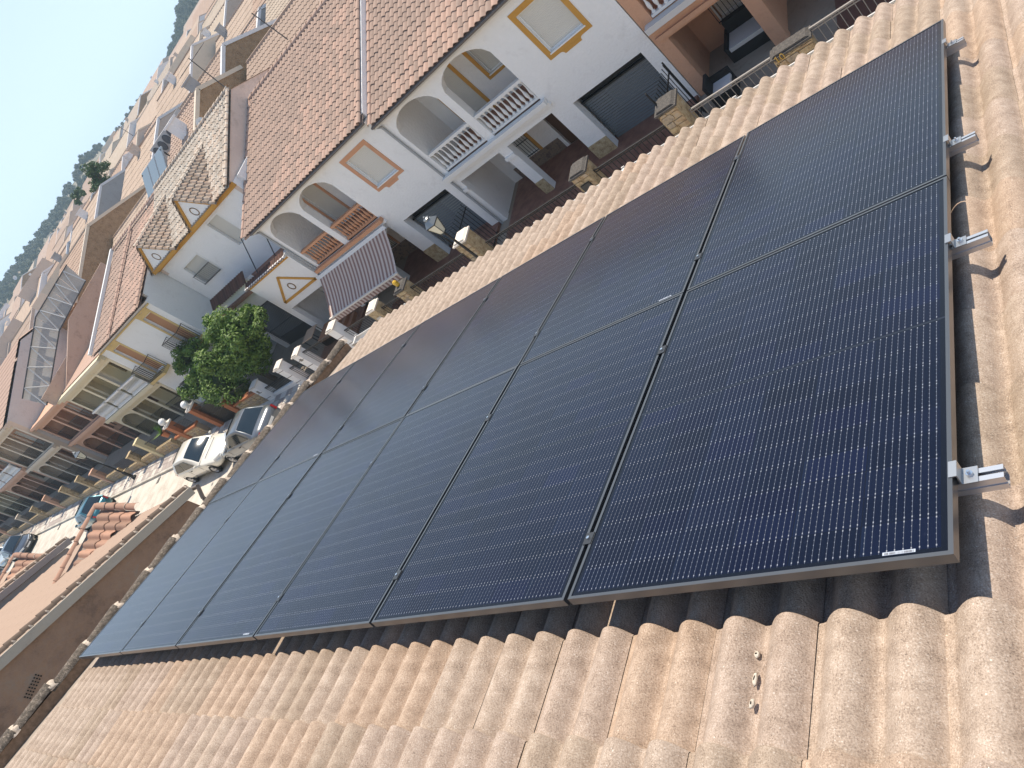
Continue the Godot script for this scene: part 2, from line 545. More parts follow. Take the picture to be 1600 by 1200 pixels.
const PW := 1.134
const PL := 1.706
func panel_tex(v: int) -> ImageTexture:
	var w := 1134
	var hh := 1700
	var im := Image.create(w, hh, false, Image.FORMAT_RGB8)
	var base := lin(0.0045, 0.0065, 0.012)
	im.fill(base)
	var cw := 182.0
	var ch := 91.0
	var x0 := (w - 6 * cw - 5 * 2.0) / 2.0
	var g := RandomNumberGenerator.new()
	g.seed = 40 + v
	var bus := lin(0.125, 0.133, 0.15)
	var pad := lin(0.24, 0.25, 0.27)
	for c in 6:
		var colt := g.randf_range(0.9, 1.1)
		for r in 18:
			var y := 20.0 + r * (ch + 1.4) + (12.0 if r >= 9 else 0.0) - 5.0
			var x := x0 + c * (cw + 2.0)
			var k := colt * g.randf_range(0.82, 1.2)
			var b := k * (1.25 if g.randf() < 0.12 else 1.0)
			im.fill_rect(Rect2i(int(x), int(y), int(cw), int(ch)), lin(0.0030 * k, 0.0054 * k, 0.0175 * b))
			# brighter blue edge of some cells
			if g.randf() < 0.75: im.fill_rect(Rect2i(int(x + cw - 13), int(y), 12, int(ch)), lin(0.004 * k, 0.0075 * k, 0.022 * k))
	for c in 6:
		for bb in 10:
			var x := int(x0 + c * (cw + 2.0) + 9.1 + bb * 18.2)
			for half in 2:
				var ya := 15 if half == 0 else 15 + int(9 * 92.4 + 12)
				im.fill_rect(Rect2i(x, ya, 1, int(9 * 92.4) - 2), bus)
			for r in 18:
				var y := 15.0 + r * 92.4 + (12.0 if r >= 9 else 0.0)
				for q in 6:
					var yy := int(y + 5 + q * 16.0)
					var e := q == 0 or q == 5
					im.fill_rect(Rect2i(x - (1 if e else 0), yy, 3 if e else 2, 5 if e else 4), pad if e else pad.darkened(0.14))
	# the strip between the two halves
	im.fill_rect(Rect2i(0, 15 + int(9 * 92.4) + 2, w, 8), lin(0.016, 0.021, 0.031))
	# bar code label
	if v == 0: im.fill_rect(Rect2i(70, 10, 74, 9), lin(0.42, 0.46, 0.52))
	for q in (22 if v == 0 else 0): im.fill_rect(Rect2i(74 + q * 3, 11, g.randi_range(1, 2), 6), lin(0.08, 0.08, 0.09))
	# a thin film of dust with dried water marks
	var nz := FastNoiseLite.new()
	nz.seed = 60 + v
	nz.frequency = 0.03
	nz.fractal_octaves = 4
	var dust := Image.create(170, 255, false, Image.FORMAT_RGBA8)
	for y in 255:
		for x in 170:
			var q := clampf(nz.get_noise_2d(x, y * 0.6) * 0.9 + 0.15, 0.0, 1.0)
			dust.set_pixel(x, y, Color(0.52, 0.48, 0.43, q * 0.026 + (0.10 if g.randf() < 0.0012 else 0.0)))
	dust.resize(w, hh, Image.INTERPOLATE_BILINEAR)
	im.convert(Image.FORMAT_RGBA8)
	im.blend_rect(dust, Rect2i(0, 0, w, hh), Vector2i.ZERO)
	im.convert(Image.FORMAT_RGB8)
	im.generate_mipmaps()
	return ImageTexture.create_from_image(im)

func solar_panels() -> void:
	var frame_m := plain("frame_m", lin(0.13, 0.135, 0.14), 0.28, 0.7)
	var lams := []
	for v in 3:
		var m := StandardMaterial3D.new()
		m.albedo_texture = panel_tex(v)
		m.roughness = 0.15
		m.metallic_specular = 0.32
		lams.append(m)
	var back := plain("backsheet", lin(0.02, 0.02, 0.02), 0.7)
	var fm := MB.new()           # frame, local: x 0..PW, z 0..PL, y 0 down to -0.03
	var fw := 0.011
	for a in [[0.0, PW, 0.0, fw], [0.0, PW, PL - fw, PL]]:
		fm.box(Vector3(a[0], -0.03, a[2]), Vector3(a[1], 0, a[3]))
	for a in [[0.0, fw], [PW - fw, PW]]:
		fm.box(Vector3(a[0], -0.03, fw), Vector3(a[1], 0, PL - fw))
	for z in [0.03, PL - 0.03]: fm.box(Vector3(0.012, -0.03, z - 0.018), Vector3(PW - 0.012, -0.0285, z + 0.018))
	var fmesh := fm.done()
	var lm := MB.new()
	lm.quad(Vector3(fw - 0.001, -0.0022, PL - fw + 0.001), Vector3(PW - fw + 0.001, -0.0022, PL - fw + 0.001), Vector3(PW - fw + 0.001, -0.0022, fw - 0.001), Vector3(fw - 0.001, -0.0022, fw - 0.001))
	var lmesh := lm.done()
	var bm := MB.new()
	bm.box(Vector3(fw, -0.0085, fw), Vector3(PW - fw, -0.005, PL - fw))
	var bmesh := bm.done()
	var jm := MB.new()
	for x in [0.25, 0.55, 0.85]: jm.box(Vector3(x, -0.026, PL / 2 - 0.03), Vector3(x + 0.07, -0.0085, PL / 2 + 0.03))
	var jmesh := jm.done()
	var ord_c := ["nearest the protruding rail ends", "second from the protruding rail ends", "third from the protruding rail ends", "third from the grey verge caps", "second from the grey verge caps", "beside the grey verge caps"]
	for row in 2:
		for c in 6:
			var lab := "black solar panel in the %s row, %s" % [["upslope", "eave-side"][row], ord_c[c]]
			var o := R(c * (PW + 0.02), row * (PL + 0.008), rng.randf_range(-0.0006, 0.0006))
			var t := thing("photovoltaic_module", lab, "solar panel", o, "solar panels on the tiled roof")
			t.basis = RB() * Basis.from_euler(Vector3(rng.randf_range(-0.0015, 0.0015), 0, rng.randf_range(-0.0015, 0.0015)))
			part(t, "frame", fmesh, frame_m, true)
			part(t, "cell_glass", lmesh, lams[(c + row * 2) % 3], true)
			part(t, "backsheet", bmesh, back, true)
			part(t, "junction_box", jmesh, back, true)
	# rails
	var alu := plain("alu", lin(0.62, 0.62, 0.63), 0.33, 0.85)
	var zinc := plain("zinc", lin(0.42, 0.43, 0.44), 0.35, 0.85)
	var steel := plain("steel_bolt", lin(0.75, 0.75, 0.76), 0.18, 1.0)
	var ss := [0.245, 1.27, 2.01, 3.09]
	var rl := ["aluminium rail highest up the roof, under the upslope panels", "aluminium rail under the lower third of the upslope panels", "aluminium rail under the upslope third of the eave-side panels", "aluminium rail closest to the eave, under the eave-side panels"]
	for k in 4:
		var s: float = ss[k]
		var x0: float = [-0.095, -0.105, -0.092, -0.075][k]
		var t := thing("mounting_rail", rl[k], "mounting rail", R(x0, s, -0.075), "aluminium mounting rails")
		var mb := MB.new()
		# hollow profile: floor, two stepped flanks and two lips along the top slot
		var hw := 0.02
		var len := 7.0 - x0
		var mid := (7.0 + x0) * 0.5
		for q in [[0.0, -0.0698, 2 * hw, 0.0025], [-0.0125, -0.0328, 0.015, 0.0025], [0.0125, -0.0328, 0.015, 0.0025]]:
			mb.obx(Transform3D(RB(), R(mid, s + q[0], q[1])), Vector3(len, q[3], q[2]))
		for sg in [-1.0, 1.0]:
			for q in [[hw - 0.00125, -0.0622, 0.0127], [hw - 0.0045, -0.0525, 0.0067], [hw - 0.00125, -0.0416, 0.0151]]:
				mb.obx(Transform3D(RB(), R(mid, s + sg * q[0], q[1])), Vector3(len, q[2], 0.0025))
			mb.obx(Transform3D(RB(), R(mid, s + sg * (hw - 0.0029), -0.0555)), Vector3(len, 0.0008, 0.0058))
			mb.obx(Transform3D(RB(), R(mid, s + sg * (hw - 0.0029), -0.0495)), Vector3(len, 0.0008, 0.0058))
		part(t, "profile", mb, alu)
		for q in 6:                                    # hooks that hold the rail on the tiles
			mb = MB.new()
			var u := 0.448 - 0.30 + q * 1.35 + 0.0
			mb.obx(Transform3D(RB(), R(u, s, -0.076)), Vector3(0.04, 0.008, 0.05))
			mb.tube(R(u, s, -0.08), R(u, s, -0.15), 0.006, 0.006, 8)
			mb.tube(R(u, s, -0.128), R(u, s, -0.134), 0.022, 0.026, 10)
			part(t, "roof_anchor", mb, zinc)
		# end clamp at the open end of the rail
		var e := thing("end_clamp", ["end clamp on the rail highest up the roof", "end clamp on the rail under the lower third of the upslope panels", "end clamp on the rail under the upslope third of the eave-side panels", "end clamp on the rail closest to the eave"][k], "clamp", R(-0.02, s, -0.03), "end clamps on the rails")
		mb = MB.new()
		mb.obx(Transform3D(RB(), R(-0.001, s, 0.0015)), Vector3(0.018, 0.003, 0.05))
		mb.obx(Transform3D(RB(), R(-0.009, s, -0.014)), Vector3(0.003, 0.031, 0.05))
		mb.obx(Transform3D(RB(), R(-0.026, s, -0.029)), Vector3(0.036, 0.004, 0.05))
		part(e, "bracket", mb, zinc)
		mb = MB.new()
		mb.tube(R(-0.028, s, -0.027), R(-0.028, s, -0.0195), 0.0085, 0.0085, 6)
		mb.tube(R(-0.028, s, -0.0195), R(-0.028, s, -0.012), 0.004, 0.004, 8)
		part(e, "bolt", mb, steel)
	# mid clamps over the seams between the panels
	for k in 4:
		for c in 5:
			var u := (c + 1) * (PW + 0.02) - 0.01
			var s: float = ss[k]
			var t := thing("mid_clamp", "dark clamp on the %s rail from the eave, %s seam from the rail ends" % [["fourth", "third", "second", "first"][k], ["first", "second", "third", "fourth", "fifth"][c]], "clamp", R(u, s, -0.02), "mid clamps in the panel seams")
			var mb := MB.new()
			mb.obx(Transform3D(RB(), R(u, s, 0.0018)), Vector3(0.036, 0.0032, 0.05))
			mb.obx(Transform3D(RB(), R(u, s, -0.014)), Vector3(0.014, 0.03, 0.05))
			part(t, "plate", mb, plain("clamp_dark", lin(0.06, 0.062, 0.065), 0.35, 0.6))
			mb = MB.new()
			mb.tube(R(u, s, 0.003), R(u, s, 0.0095), 0.0065, 0.0065, 8)
			part(t, "bolt", mb, steel)
	# crumbs of mortar on the tiles
	var cm := rich("crumb", ntex("crumb_t", 128, [[0.1, 1.0], [0.4, 0.6]], [Color(0.45, 0.40, 0.32), Color(0.70, 0.64, 0.54)], 3), 0.2, 0.95)
	var cl := ["small round mortar crumb on the sandy tiles", "longest mortar splinter on the sandy tiles", "blunt mortar chip on the sandy tiles"]
	var cp := [[1183, 1023, 0.012, 0.010], [1180, 1061, 0.009, 0.021], [1175, 1100, 0.010, 0.014]]
	for k in 3:
		var d := pray(cp[k][0], cp[k][1])
		var hh := -0.167
		var tt: float = (hh - (CAM - RO).dot(RN)) / d.dot(RN)
		var p: Vector3 = CAM + d * tt
		var mb := MB.new()
		var rows := []
		for i in 6:
			var row := []
			for j in 9:
				var a := TAU * j / 8.0
				var b := PI * i / 5.0 - PI / 2
				var f := 1.0 + 0.22 * sin(a * 2.0 + i * 1.9 + k * 2.0)
				row.append(p + RB() * Vector3(cos(b) * cos(a) * cp[k][2] * f * 0.7, sin(b) * 0.007, cos(b) * sin(a) * cp[k][3] * f))
			rows.append(row)
		mb.grid(rows)
		single("mortar_crumb", mb, cm, cl[k], "crumb", "mortar crumbs on the roof")

# ------------------------------------------------------------------ things the houses share
func baluster_mesh(h: float, r: float) -> ArrayMesh:
	var mb := MB.new()
	var pr := []
	for a in [[0.95, 0.0], [0.95, 0.07], [0.55, 0.10], [0.5, 0.14], [0.85, 0.24], [1.0, 0.33], [0.85, 0.43], [0.5, 0.56], [0.38, 0.68], [0.42, 0.80], [0.6, 0.86], [0.55, 0.90], [0.95, 0.93], [0.95, 1.0]]:
		pr.append(Vector2(a[0] * r, a[1] * h))
	mb.lathe(Transform3D(), pr, 8)
	return mb.done()
# a balustrade along x: base rail, balusters, hand rail
func balustrade(h: Node3D, x0: float, x1: float, y0: float, y1: float, z: float, m: Material, depth := 0.14, step := 0.175) -> void:
	var mb := MB.new()
	mb.box(Vector3(x0, y1 - 0.09, z - depth * 0.6), Vector3(x1, y1, z + depth * 0.6))
	var rail := part(h, "hand_rail", mb, m)
	mb = MB.new()
	mb.box(Vector3(x0, y0, z - depth * 0.5), Vector3(x1, y0 + 0.07, z + depth * 0.5))
	part(h, "base_rail", mb, m)
	var bh := y1 - y0 - 0.155
	var bm := baluster_mesh(bh, 0.058)
	var n := int((x1 - x0) / step)
	for i in n:
		inst(h, "baluster", bm, m, Transform3D(Basis(), Vector3(x0 + (x1 - x0) * (i + 0.5) / n, y0 + 0.068, z)))
# window: coloured surround with an apron, white frame, roller shutter
func shutter_window(h: Node3D, x0: float, x1: float, y0: float, y1: float, z: float, trim: Material, shut: Material, border := 0.15, apron := true, part_open := 0.0) -> void:
	var mb := MB.new()
	mb.box(Vector3(x0 - border, y1, z - 0.018), Vector3(x1 + border, y1 + border, z))
	mb.box(Vector3(x0 - border, y0 - border, z - 0.018), Vector3(x1 + border, y0, z))
	mb.box(Vector3(x0 - border, y0, z - 0.018), Vector3(x0, y1, z))
	mb.box(Vector3(x1, y0, z - 0.018), Vector3(x1 + border, y1, z))
	if apron:
		var m := (x0 + x1) * 0.5
		var pts := PackedVector2Array()
		var hw := (x1 - x0) * 0.33
		for k in 7: pts.append(Vector2(m + hw - 0.10 * sin(PI * 0.5 * k / 6.0), y0 - border - 0.003 - 0.10 * (1 - cos(PI * 0.5 * k / 6.0))))
		for k in 7: pts.append(Vector2(m - hw + 0.10 * cos(PI * 0.5 * k / 6.0), y0 - border - 0.003 - 0.10 * (1 - sin(PI * 0.5 * k / 6.0))))
		mb.poly(Transform3D(Basis(), Vector3(0, 0, z - 0.0175)), pts, 0.017)
	part(h, "window_surround", mb, trim)
	mb = MB.new()
	var f := 0.045
	mb.box(Vector3(x0, y0, z + 0.09), Vector3(x0 + f, y1, z + 0.14)); mb.box(Vector3(x1 - f, y0, z + 0.09), Vector3(x1, y1, z + 0.14))
	mb.box(Vector3(x0 + f, y1 - f, z + 0.09), Vector3(x1 - f, y1, z + 0.14)); mb.box(Vector3(x0 + f, y0, z + 0.09), Vector3(x1 - f, y0 + f, z + 0.14))
	mb.box(Vector3(x0 - 0.03, y0 - 0.03, z - 0.035), Vector3(x1 + 0.03, y0 + 0.004, z + 0.10))
	var w := part(h, "window_frame", mb, plain("white_frame", lin(0.74, 0.74, 0.72), 0.45))
	mb = MB.new()
	var yb := lerpf(y0 + f, y1 - f, part_open)
	var n := int((y1 - f - yb) / 0.05)
	for k in n:
		var ya := yb + (y1 - f - yb) * k / n
		var yc := yb + (y1 - f - yb) * (k + 1) / n
		mb.quad(Vector3(x1 - f, ya + 0.006, z + 0.118), Vector3(x0 + f, ya + 0.006, z + 0.118), Vector3(x0 + f, yc, z + 0.112), Vector3(x1 - f, yc, z + 0.112))
		mb.quad(Vector3(x1 - f, ya, z + 0.112), Vector3(x0 + f, ya, z + 0.112), Vector3(x0 + f, ya + 0.006, z + 0.118), Vector3(x1 - f, ya + 0.006, z + 0.118))
	part(w, "roller_shutter", mb, shut)
	mb = MB.new()
	mb.box(Vector3(x0 + 0.01, y0 + 0.01, z + 0.141), Vector3(x1 - 0.01, y1 - 0.01, z + 0.15))
	part(w, "pane", mb, glass())
# iron bars: verticals between two rails, joined as one grille
func grille(parent: Node, called: String, x0: float, x1: float, y0: float, y1: float, z: float, step: float, m: Material, knots := false, r := 0.009, rails := 3) -> void:
	var mb := MB.new()
	for k in rails:
		var y := lerpf(y0 + 0.06, y1 - 0.06, float(k) / (rails - 1))
		mb.box(Vector3(x0, y - 0.014, z - 0.006), Vector3(x1, y + 0.014, z + 0.006))
	part(parent, called + "_rails", mb, m)
	var n := maxi(2, int((x1 - x0) / step))
	var bm := MB.new()
	bm.tube(Vector3(0, 0, 0), Vector3(0, y1 - y0, 0), r, r, 5)
	if knots: bm.ball(Vector3(0, (y1 - y0) * 0.5, 0), Vector3(0.024, 0.03, 0.024), 6)
	var mesh := bm.done()
	for i in n + 1:
		inst(parent, called + "_bar", mesh, m, Transform3D(Basis(), Vector3(lerpf(x0, x1, float(i) / n), y0, z)))
# tiled slope: t.origin at the eave's low-x end, x along the eave, y out of the slope, z down the slope
func tiled(h: Node3D, t: Transform3D, width: float, length: float, pitch: float, course: float, amp: float, ms: Array, keep := 300, seg := 6, maxz := true) -> void:
	var tm := tile_mesh(pitch, 1, course + 0.05, amp, 0.018, seg, 0.03)
	var nc := int(round(width / pitch))
	var nr := int(round(length / course))
	var all := []
	for r in nr:
		for c in nc:
			var p := t * Vector3(c * pitch, 0, -course * r - course - 0.05)
			all.append([p.distance_to(CAM), p])
	all.sort_custom(func(a, b): return a[0] < b[0])
	var rest := [[], []]
	for i in all.size():
		var j := Basis.from_euler(Vector3(rng.randf_range(-0.012, 0.012), rng.randf_range(-0.02, 0.02), rng.randf_range(-0.02, 0.02)))
		var tt := Transform3D(t.basis * j, all[i][1] + t.basis.y * rng.randf_range(-0.004, 0.004))
		if i < keep: inst(h, "roof_tile", tm, ms[rng.randi() % ms.size()], tt)
		else: rest[rng.randi() % 2].append(tt)
	multi(h, "roof_tiles", tm, ms[0], rest[0])
	multi(h, "roof_tiles", tm, ms[1 % ms.size()], rest[1])
func tile_mats(key: String, base: Color, k := 4, spread := 0.16, lichen := 0.0) -> Array:
	var out := []
	for i in k:
		var f := 1.0 + spread * (float(i) / (k - 1) - 0.5) * 2.0
		var c := Color(base.r * f, base.g * f * (1.0 - 0.02 * i), base.b * f * (1.0 - 0.03 * i))
		var hi := c.lerp(Color(0.62, 0.58, 0.50), lichen)
		var tx := ntex(key + str(i), 128, [[0.03, 1.0], [0.12, 0.8], [0.4, 0.6]], [Color(c.r * 0.62, c.g * 0.6, c.b * 0.6), c, hi, hi * 1.12], i + 3)
		out.append(rich(key + str(i), tx, 0.9, 0.92))
	return out
# cap tiles along a line
func caps(h: Node3D, a: Vector3, b: Vector3, m: Material, r := 0.10, step := 0.38, called := "cap_tile") -> void:
	var n := maxi(1, int(round((b - a).length() / step)))
	var d := (b - a).normalized()
	var s := d.cross(Vector3.UP).normalized()
	var u := s.cross(d)
	for k in n:
		var mb := MB.new()
		var rows := []
		for e in 2:
			var row := []
			for q in 8:
				var an := PI * q / 7.0
				var rad := r * (1.0 if e == 0 else 0.86)
				row.append(a.lerp(b, (k + e * 1.06) / float(n)) + s * cos(an) * rad + u * (sin(an) * rad + 0.012 * (1 - e)))
			rows.append(row)
		mb.grid(rows)
		part(h, called, mb, m)
# a plain corrugated tile slope in one mesh: a, b along the eave, up = vector to the ridge
func corr(mb: MB, a: Vector3, b: Vector3, up: Vector3, pitch: float, amp: float, rows: int, seg := 4) -> void:
	var d := (b - a)
	var n := maxi(2, int(d.length() / pitch))
	var nrm := up.cross(d).normalized()
	if nrm.y < 0: nrm = -nrm
	for r in rows:
		var f0 := float(r) / rows
		var f1 := float(r + 1) / rows
		for i in n * seg:
			var q0 := float(i) / (n * seg)
			var q1 := float(i + 1) / (n * seg)
			var h0 := amp * absf(sin(PI * q0 * n))
			var h1 := amp * absf(sin(PI * q1 * n))
			var l := 0.025 if rows > 1 else 0.0
			var na := (nrm - d.normalized() * amp * 2.2 / pitch * cos(PI * q0 * n) * signf(sin(PI * q0 * n + 0.01))).normalized()
			var nb := (nrm - d.normalized() * amp * 2.2 / pitch * cos(PI * q1 * n) * signf(sin(PI * q1 * n - 0.01))).normalized()
			mb.qn([a + d * q0 + up * f0 + nrm * (h0 + l), a + d * q1 + up * f0 + nrm * (h1 + l), a + d * q1 + up * f1 + nrm * h1, a + d * q0 + up * f1 + nrm * h0], [na, nb, nb, na], [Vector2(q0, f0), Vector2(q1, f0), Vector2(q1, f1), Vector2(q0, f1)])
			if l > 0.0: mb.quad(a + d * q0 + up * f0 + nrm * (h0 - 0.02), a + d * q1 + up * f0 + nrm * (h1 - 0.02), a + d * q1 + up * f0 + nrm * (h1 + l), a + d * q0 + up * f0 + nrm * (h0 + l))

# ------------------------------------------------------------------ the arched white houses
# h is built with its right boundary at xr (low x), width 7.75, everything lifted by dy
func arched_house(called: String, label: String, xr: float, dy: float, trim: Material, rail_m: Material, roofm: Array, second: bool, ext := 0.0) -> Node3D:
	var X := func(v: float) -> float: return v - 7.09 + xr
	var white := stucco("white_wall", Color(0.79, 0.78, 0.76), 0.035)
	var base := Vector3(xr + 3.87, ground(xr + 3.87, ZF), ZF)
	var h := thing(called, label, "house", base, "terraced houses across the street")
	var z0 := ZF
	var z1 := ZF + 0.28
	var gy := base.y - 0.3
	var Y := func(v: float) -> float: return v + dy
	var mb := MB.new()
	var ha := [[X.call(12.67), X.call(14.58), Y.call(3.2), Y.call(5.62), 0.52], [X.call(10.43), X.call(12.37), Y.call(3.2), Y.call(5.62), 0.52],
		[X.call(8.07), X.call(9.22), Y.call(4.03), Y.call(5.31)], [X.call(7.47), X.call(9.82), gy - 1, Y.call(2.55)],
		[X.call(12.72), X.call(14.56), gy - 1, Y.call(2.70)], [X.call(10.50), X.call(12.36), gy - 1, Y.call(2.70)]]
	mb.wall(xr, xr + 7.75, gy, Y.call(5.86), z0, z1, ha)
	part(h, "front_wall", mb, white)
	# floors, side walls and what stands behind the openings
	mb = MB.new()
	var zb := ZF + 1.75
	var grey := white
	mb.box(Vector3(xr + 0.02, gy, z1), Vector3(xr + 0.24, Y.call(5.86), ZF + 10.5))
	part(h, "side_wall", mb, white)
	mb = MB.new()
	mb.box(Vector3(xr + 7.50, gy, z1), Vector3(xr + 7.73, Y.call(5.86), ZF + 10.5))
	part(h, "side_wall", mb, white)
	mb = MB.new()
	mb.box(Vector3(xr + 0.02, gy, ZFENCE + 0.12), Vector3(xr + 7.73, base.y + 0.03, zb))
	part(h, "patio_floor", mb, rich("patio_dark", ntex("patio_dt", 256, [[0.02, 1.0], [0.1, 0.5], [0.4, 0.3]], [Color(0.15, 0.065, 0.04), Color(0.22, 0.10, 0.065), Color(0.28, 0.14, 0.09)], 22), 2.0, 0.55))
	mb = MB.new()
	mb.box(Vector3(X.call(10.33), Y.call(3.142), z1 - 0.1), Vector3(xr + 7.49, Y.call(3.17), zb - 0.002))
	part(h, "loggia_floor", mb, stucco("loggia_terracotta", Color(0.31, 0.15, 0.095), 0.08))
	mb = MB.new()
	mb.box(Vector3(xr + 0.24, Y.call(2.86), z1), Vector3(xr + 7.50, Y.call(3.14), ZF + 10.5))
	mb.box(Vector3(xr + 0.24, Y.call(5.72), z1), Vector3(xr + 7.50, Y.call(5.84), ZF + 10.5))
	part(h, "floor_slabs", mb, white)
	mb = MB.new()
	mb.box(Vector3(X.call(10.18), Y.call(3.14), z1), Vector3(X.call(10.32), Y.call(5.72), zb))
	mb.box(Vector3(X.call(10.0), gy, z1), Vector3(X.call(10.36), Y.call(2.86), zb))
	part(h, "inner_walls", mb, white)
	# loggia back wall with doors
	mb = MB.new()
	var d1 := [X.call(11.15), X.call(12.1), Y.call(4.05), Y.call(5.35)]
	var d2 := [X.call(12.9), X.call(13.9), Y.call(3.14), Y.call(5.30)]
	var p1 := [X.call(10.9), X.call(12.0), gy - 1, Y.call(2.35)]
	var p2 := [X.call(12.9), X.call(13.9), Y.call(1.15), Y.call(2.35)]
	mb.wall(X.call(10.32), xr + 7.50, Y.call(3.14), Y.call(5.72), zb, zb + 0.2, [d1, d2])
	mb.wall(X.call(10.36), xr + 7.50, gy, Y.call(2.86), zb, zb + 0.2, [p1, p2])
	mb.box(Vector3(xr + 0.24, gy, zb + 0.3), Vector3(X.call(10.0), Y.call(2.86), zb + 0.5))
	part(h, "loggia_wall", mb, white)
	var shut := plain("shutter_cream", lin(0.60, 0.58, 0.52), 0.6)
	var iron := plain("iron", lin(0.012, 0.012, 0.013), 0.45, 0.3)
	for d in [d1, d2, p2]: shutter_window(h, d[0], d[1], d[2], d[3], zb, trim, shut, 0.13, false)
	grille(h, "window_grille", p2[0] - 0.06, p2[1] + 0.06, p2[2], p2[3], zb - 0.1, 0.11, iron, false)
	mb = MB.new()
	mb.box(Vector3(p1[0], gy, zb + 0.1), Vector3(p1[1], p1[3], zb + 0.14))
	var fd := part(h, "front_door", mb, plain("door_wood", lin(0.10, 0.045, 0.02), 0.4))
	mb = MB.new()
	mb.ball(Vector3(p1[0] + 0.1, gy + 1.2, zb + 0.07), Vector3(0.03, 0.03, 0.03), 8)
	part(fd, "handle", mb, plain("brass", lin(0.6, 0.42, 0.12), 0.25, 1.0))
	# dark stone cladding at the foot of the porch wall
	mb = MB.new()
	mb.box(Vector3(p1[1] + 0.13, gy, zb - 0.03), Vector3(p2[0] + 1.3, Y.call(1.1), zb))
	part(h, "stone_dado", mb, rich("dado", ntex("dado_t", 256, [[0.02, 1.0], [0.06, 1.0], [0.3, 0.3]], [Color(0.05, 0.035, 0.025), Color(0.13, 0.095, 0.07), Color(0.22, 0.15, 0.10), Color(0.10, 0.09, 0.08)], 8), 1.4, 0.7))
	# stone plinth of the garage pier
	mb = MB.new()
	mb.box(Vector3(X.call(9.822), gy, z0 - 0.03), Vector3(X.call(10.498), Y.call(1.16), z0 - 0.002))
	mb.box(Vector3(X.call(12.362), gy, z0 - 0.03), Vector3(X.call(12.718), Y.call(1.16), z0 - 0.002))
	part(h, "plinth", mb, stone_mat())
	# pier shadows gap: plaster skirt on the porch piers
	mb = MB.new()
	mb.box(Vector3(X.call(14.562), Y.call(2.32), z0 - 0.06), Vector3(xr + 7.72, Y.call(2.44), z0 - 0.002))
	mb.box(Vector3(X.call(12.34), Y.call(2.32), z0 - 0.06), Vector3(X.call(12.74), Y.call(2.44), z0 - 0.002))
	part(h, "pier_moulding", mb, white)
	# balcony edge and mouldings
	mb = MB.new()
	mb.box(Vector3(X.call(10.30), Y.call(3.05), z0 - 0.20), Vector3(xr + 7.76, Y.call(3.19), z0 - 0.002))
	var slab := part(h, "balcony_edge", mb, rail_m)
	mb = MB.new()
	mb.box(Vector3(X.call(10.27), Y.call(2.93), z0 - 0.10), Vector3(xr + 7.755, Y.call(3.048), z0 - 0.002))
	part(h, "balcony_moulding", mb, white)
	balustrade(h, X.call(12.672), X.call(14.578), Y.call(3.24), Y.call(4.03), z0 + 0.10, rail_m)
	balustrade(h, X.call(10.432), X.call(12.368), Y.call(3.24), Y.call(4.03), z0 + 0.10, rail_m)
	mb = MB.new()
	mb.box(Vector3(xr + 0.01, Y.call(5.70), z0 - 0.035), Vector3(xr + 7.74, Y.call(5.76), z0 - 0.002))
	part(h, "cornice_line", mb, trim if second else white)
	mb = MB.new()
	mb.box(Vector3(xr + 0.005, Y.call(5.765), z0 - 0.30), Vector3(xr + 7.745, Y.call(5.855), z0 - 0.003))
	part(h, "eave_soffit", mb, plain("soffit", lin(0.55, 0.52, 0.46), 0.8))
	shutter_window(h, X.call(8.07), X.call(9.22), Y.call(4.03), Y.call(5.31), z0, trim, shut, 0.15)
	# garage door of horizontal ribs
	mb = MB.new()
	var gx0: float = X.call(7.45)
	var gx1: float = X.call(9.84)
	var zg := ZF + 0.42
	var n := 22
	var yt: float = Y.call(2.16)
	for k in n:
		var ya := lerpf(gy, yt, float(k) / n)
		var yc := lerpf(gy, yt, float(k + 1) / n)
		mb.quad(Vector3(gx1, ya + 0.012, zg), Vector3(gx0, ya + 0.012, zg), Vector3(gx0, yc, zg), Vector3(gx1, yc, zg))
		mb.quad(Vector3(gx1, ya, zg + 0.016), Vector3(gx0, ya, zg + 0.016), Vector3(gx0, ya + 0.012, zg), Vector3(gx1, ya + 0.012, zg))
	var gd := part(h, "garage_door", mb, plain("garage_blue", lin(0.17, 0.20, 0.225), 0.45, 0.2))
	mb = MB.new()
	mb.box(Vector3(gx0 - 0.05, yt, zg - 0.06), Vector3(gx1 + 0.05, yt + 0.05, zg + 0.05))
	mb.box(Vector3(gx0, yt + 0.05, zg + 0.06), Vector3(gx1, Y.call(2.86), zg + 0.08))  # black plate painting in the lintel shadow above the door
	part(gd, "lintel_rail_and_shade", mb, plain("dark_metal_and_shade", lin(0.01, 0.01, 0.011), 0.6))
	# roof
	var ez := ZF - 0.34
	var ey: float = Y.call(5.93)
	var sl := deg_to_rad(18.9)
	var t := Transform3D(Basis(Vector3(-1, 0, 0), Vector3(0, cos(sl), -sin(sl)), Vector3(0, -sin(sl), -cos(sl))), Vector3(xr + 7.62 + ext, ey, ez))
	mb = MB.new()
	var up := Vector3(0, sin(sl), cos(sl)) * 6.25
	var eA := Vector3(xr + 0.02, ey - 0.03, ez + 0.04)
	var eB := Vector3(xr + 7.73 + ext, ey - 0.03, ez + 0.04)
	mb.quad(eB, eA, eA + up, eB + up)
	var rb := Vector3(0, -2.0, 5.9)
	mb.quad(eB + up, eA + up, eA + up + rb, eB + up + rb)
	mb.quad(eA + Vector3(0, -0.06, 0), eB + Vector3(0, -0.06, 0), eB, eA)
	part(h, "roof_deck", mb, roofm[1])
	tiled(h, t, 7.5 + ext, 6.2, 0.215, 0.345, 0.055, roofm)
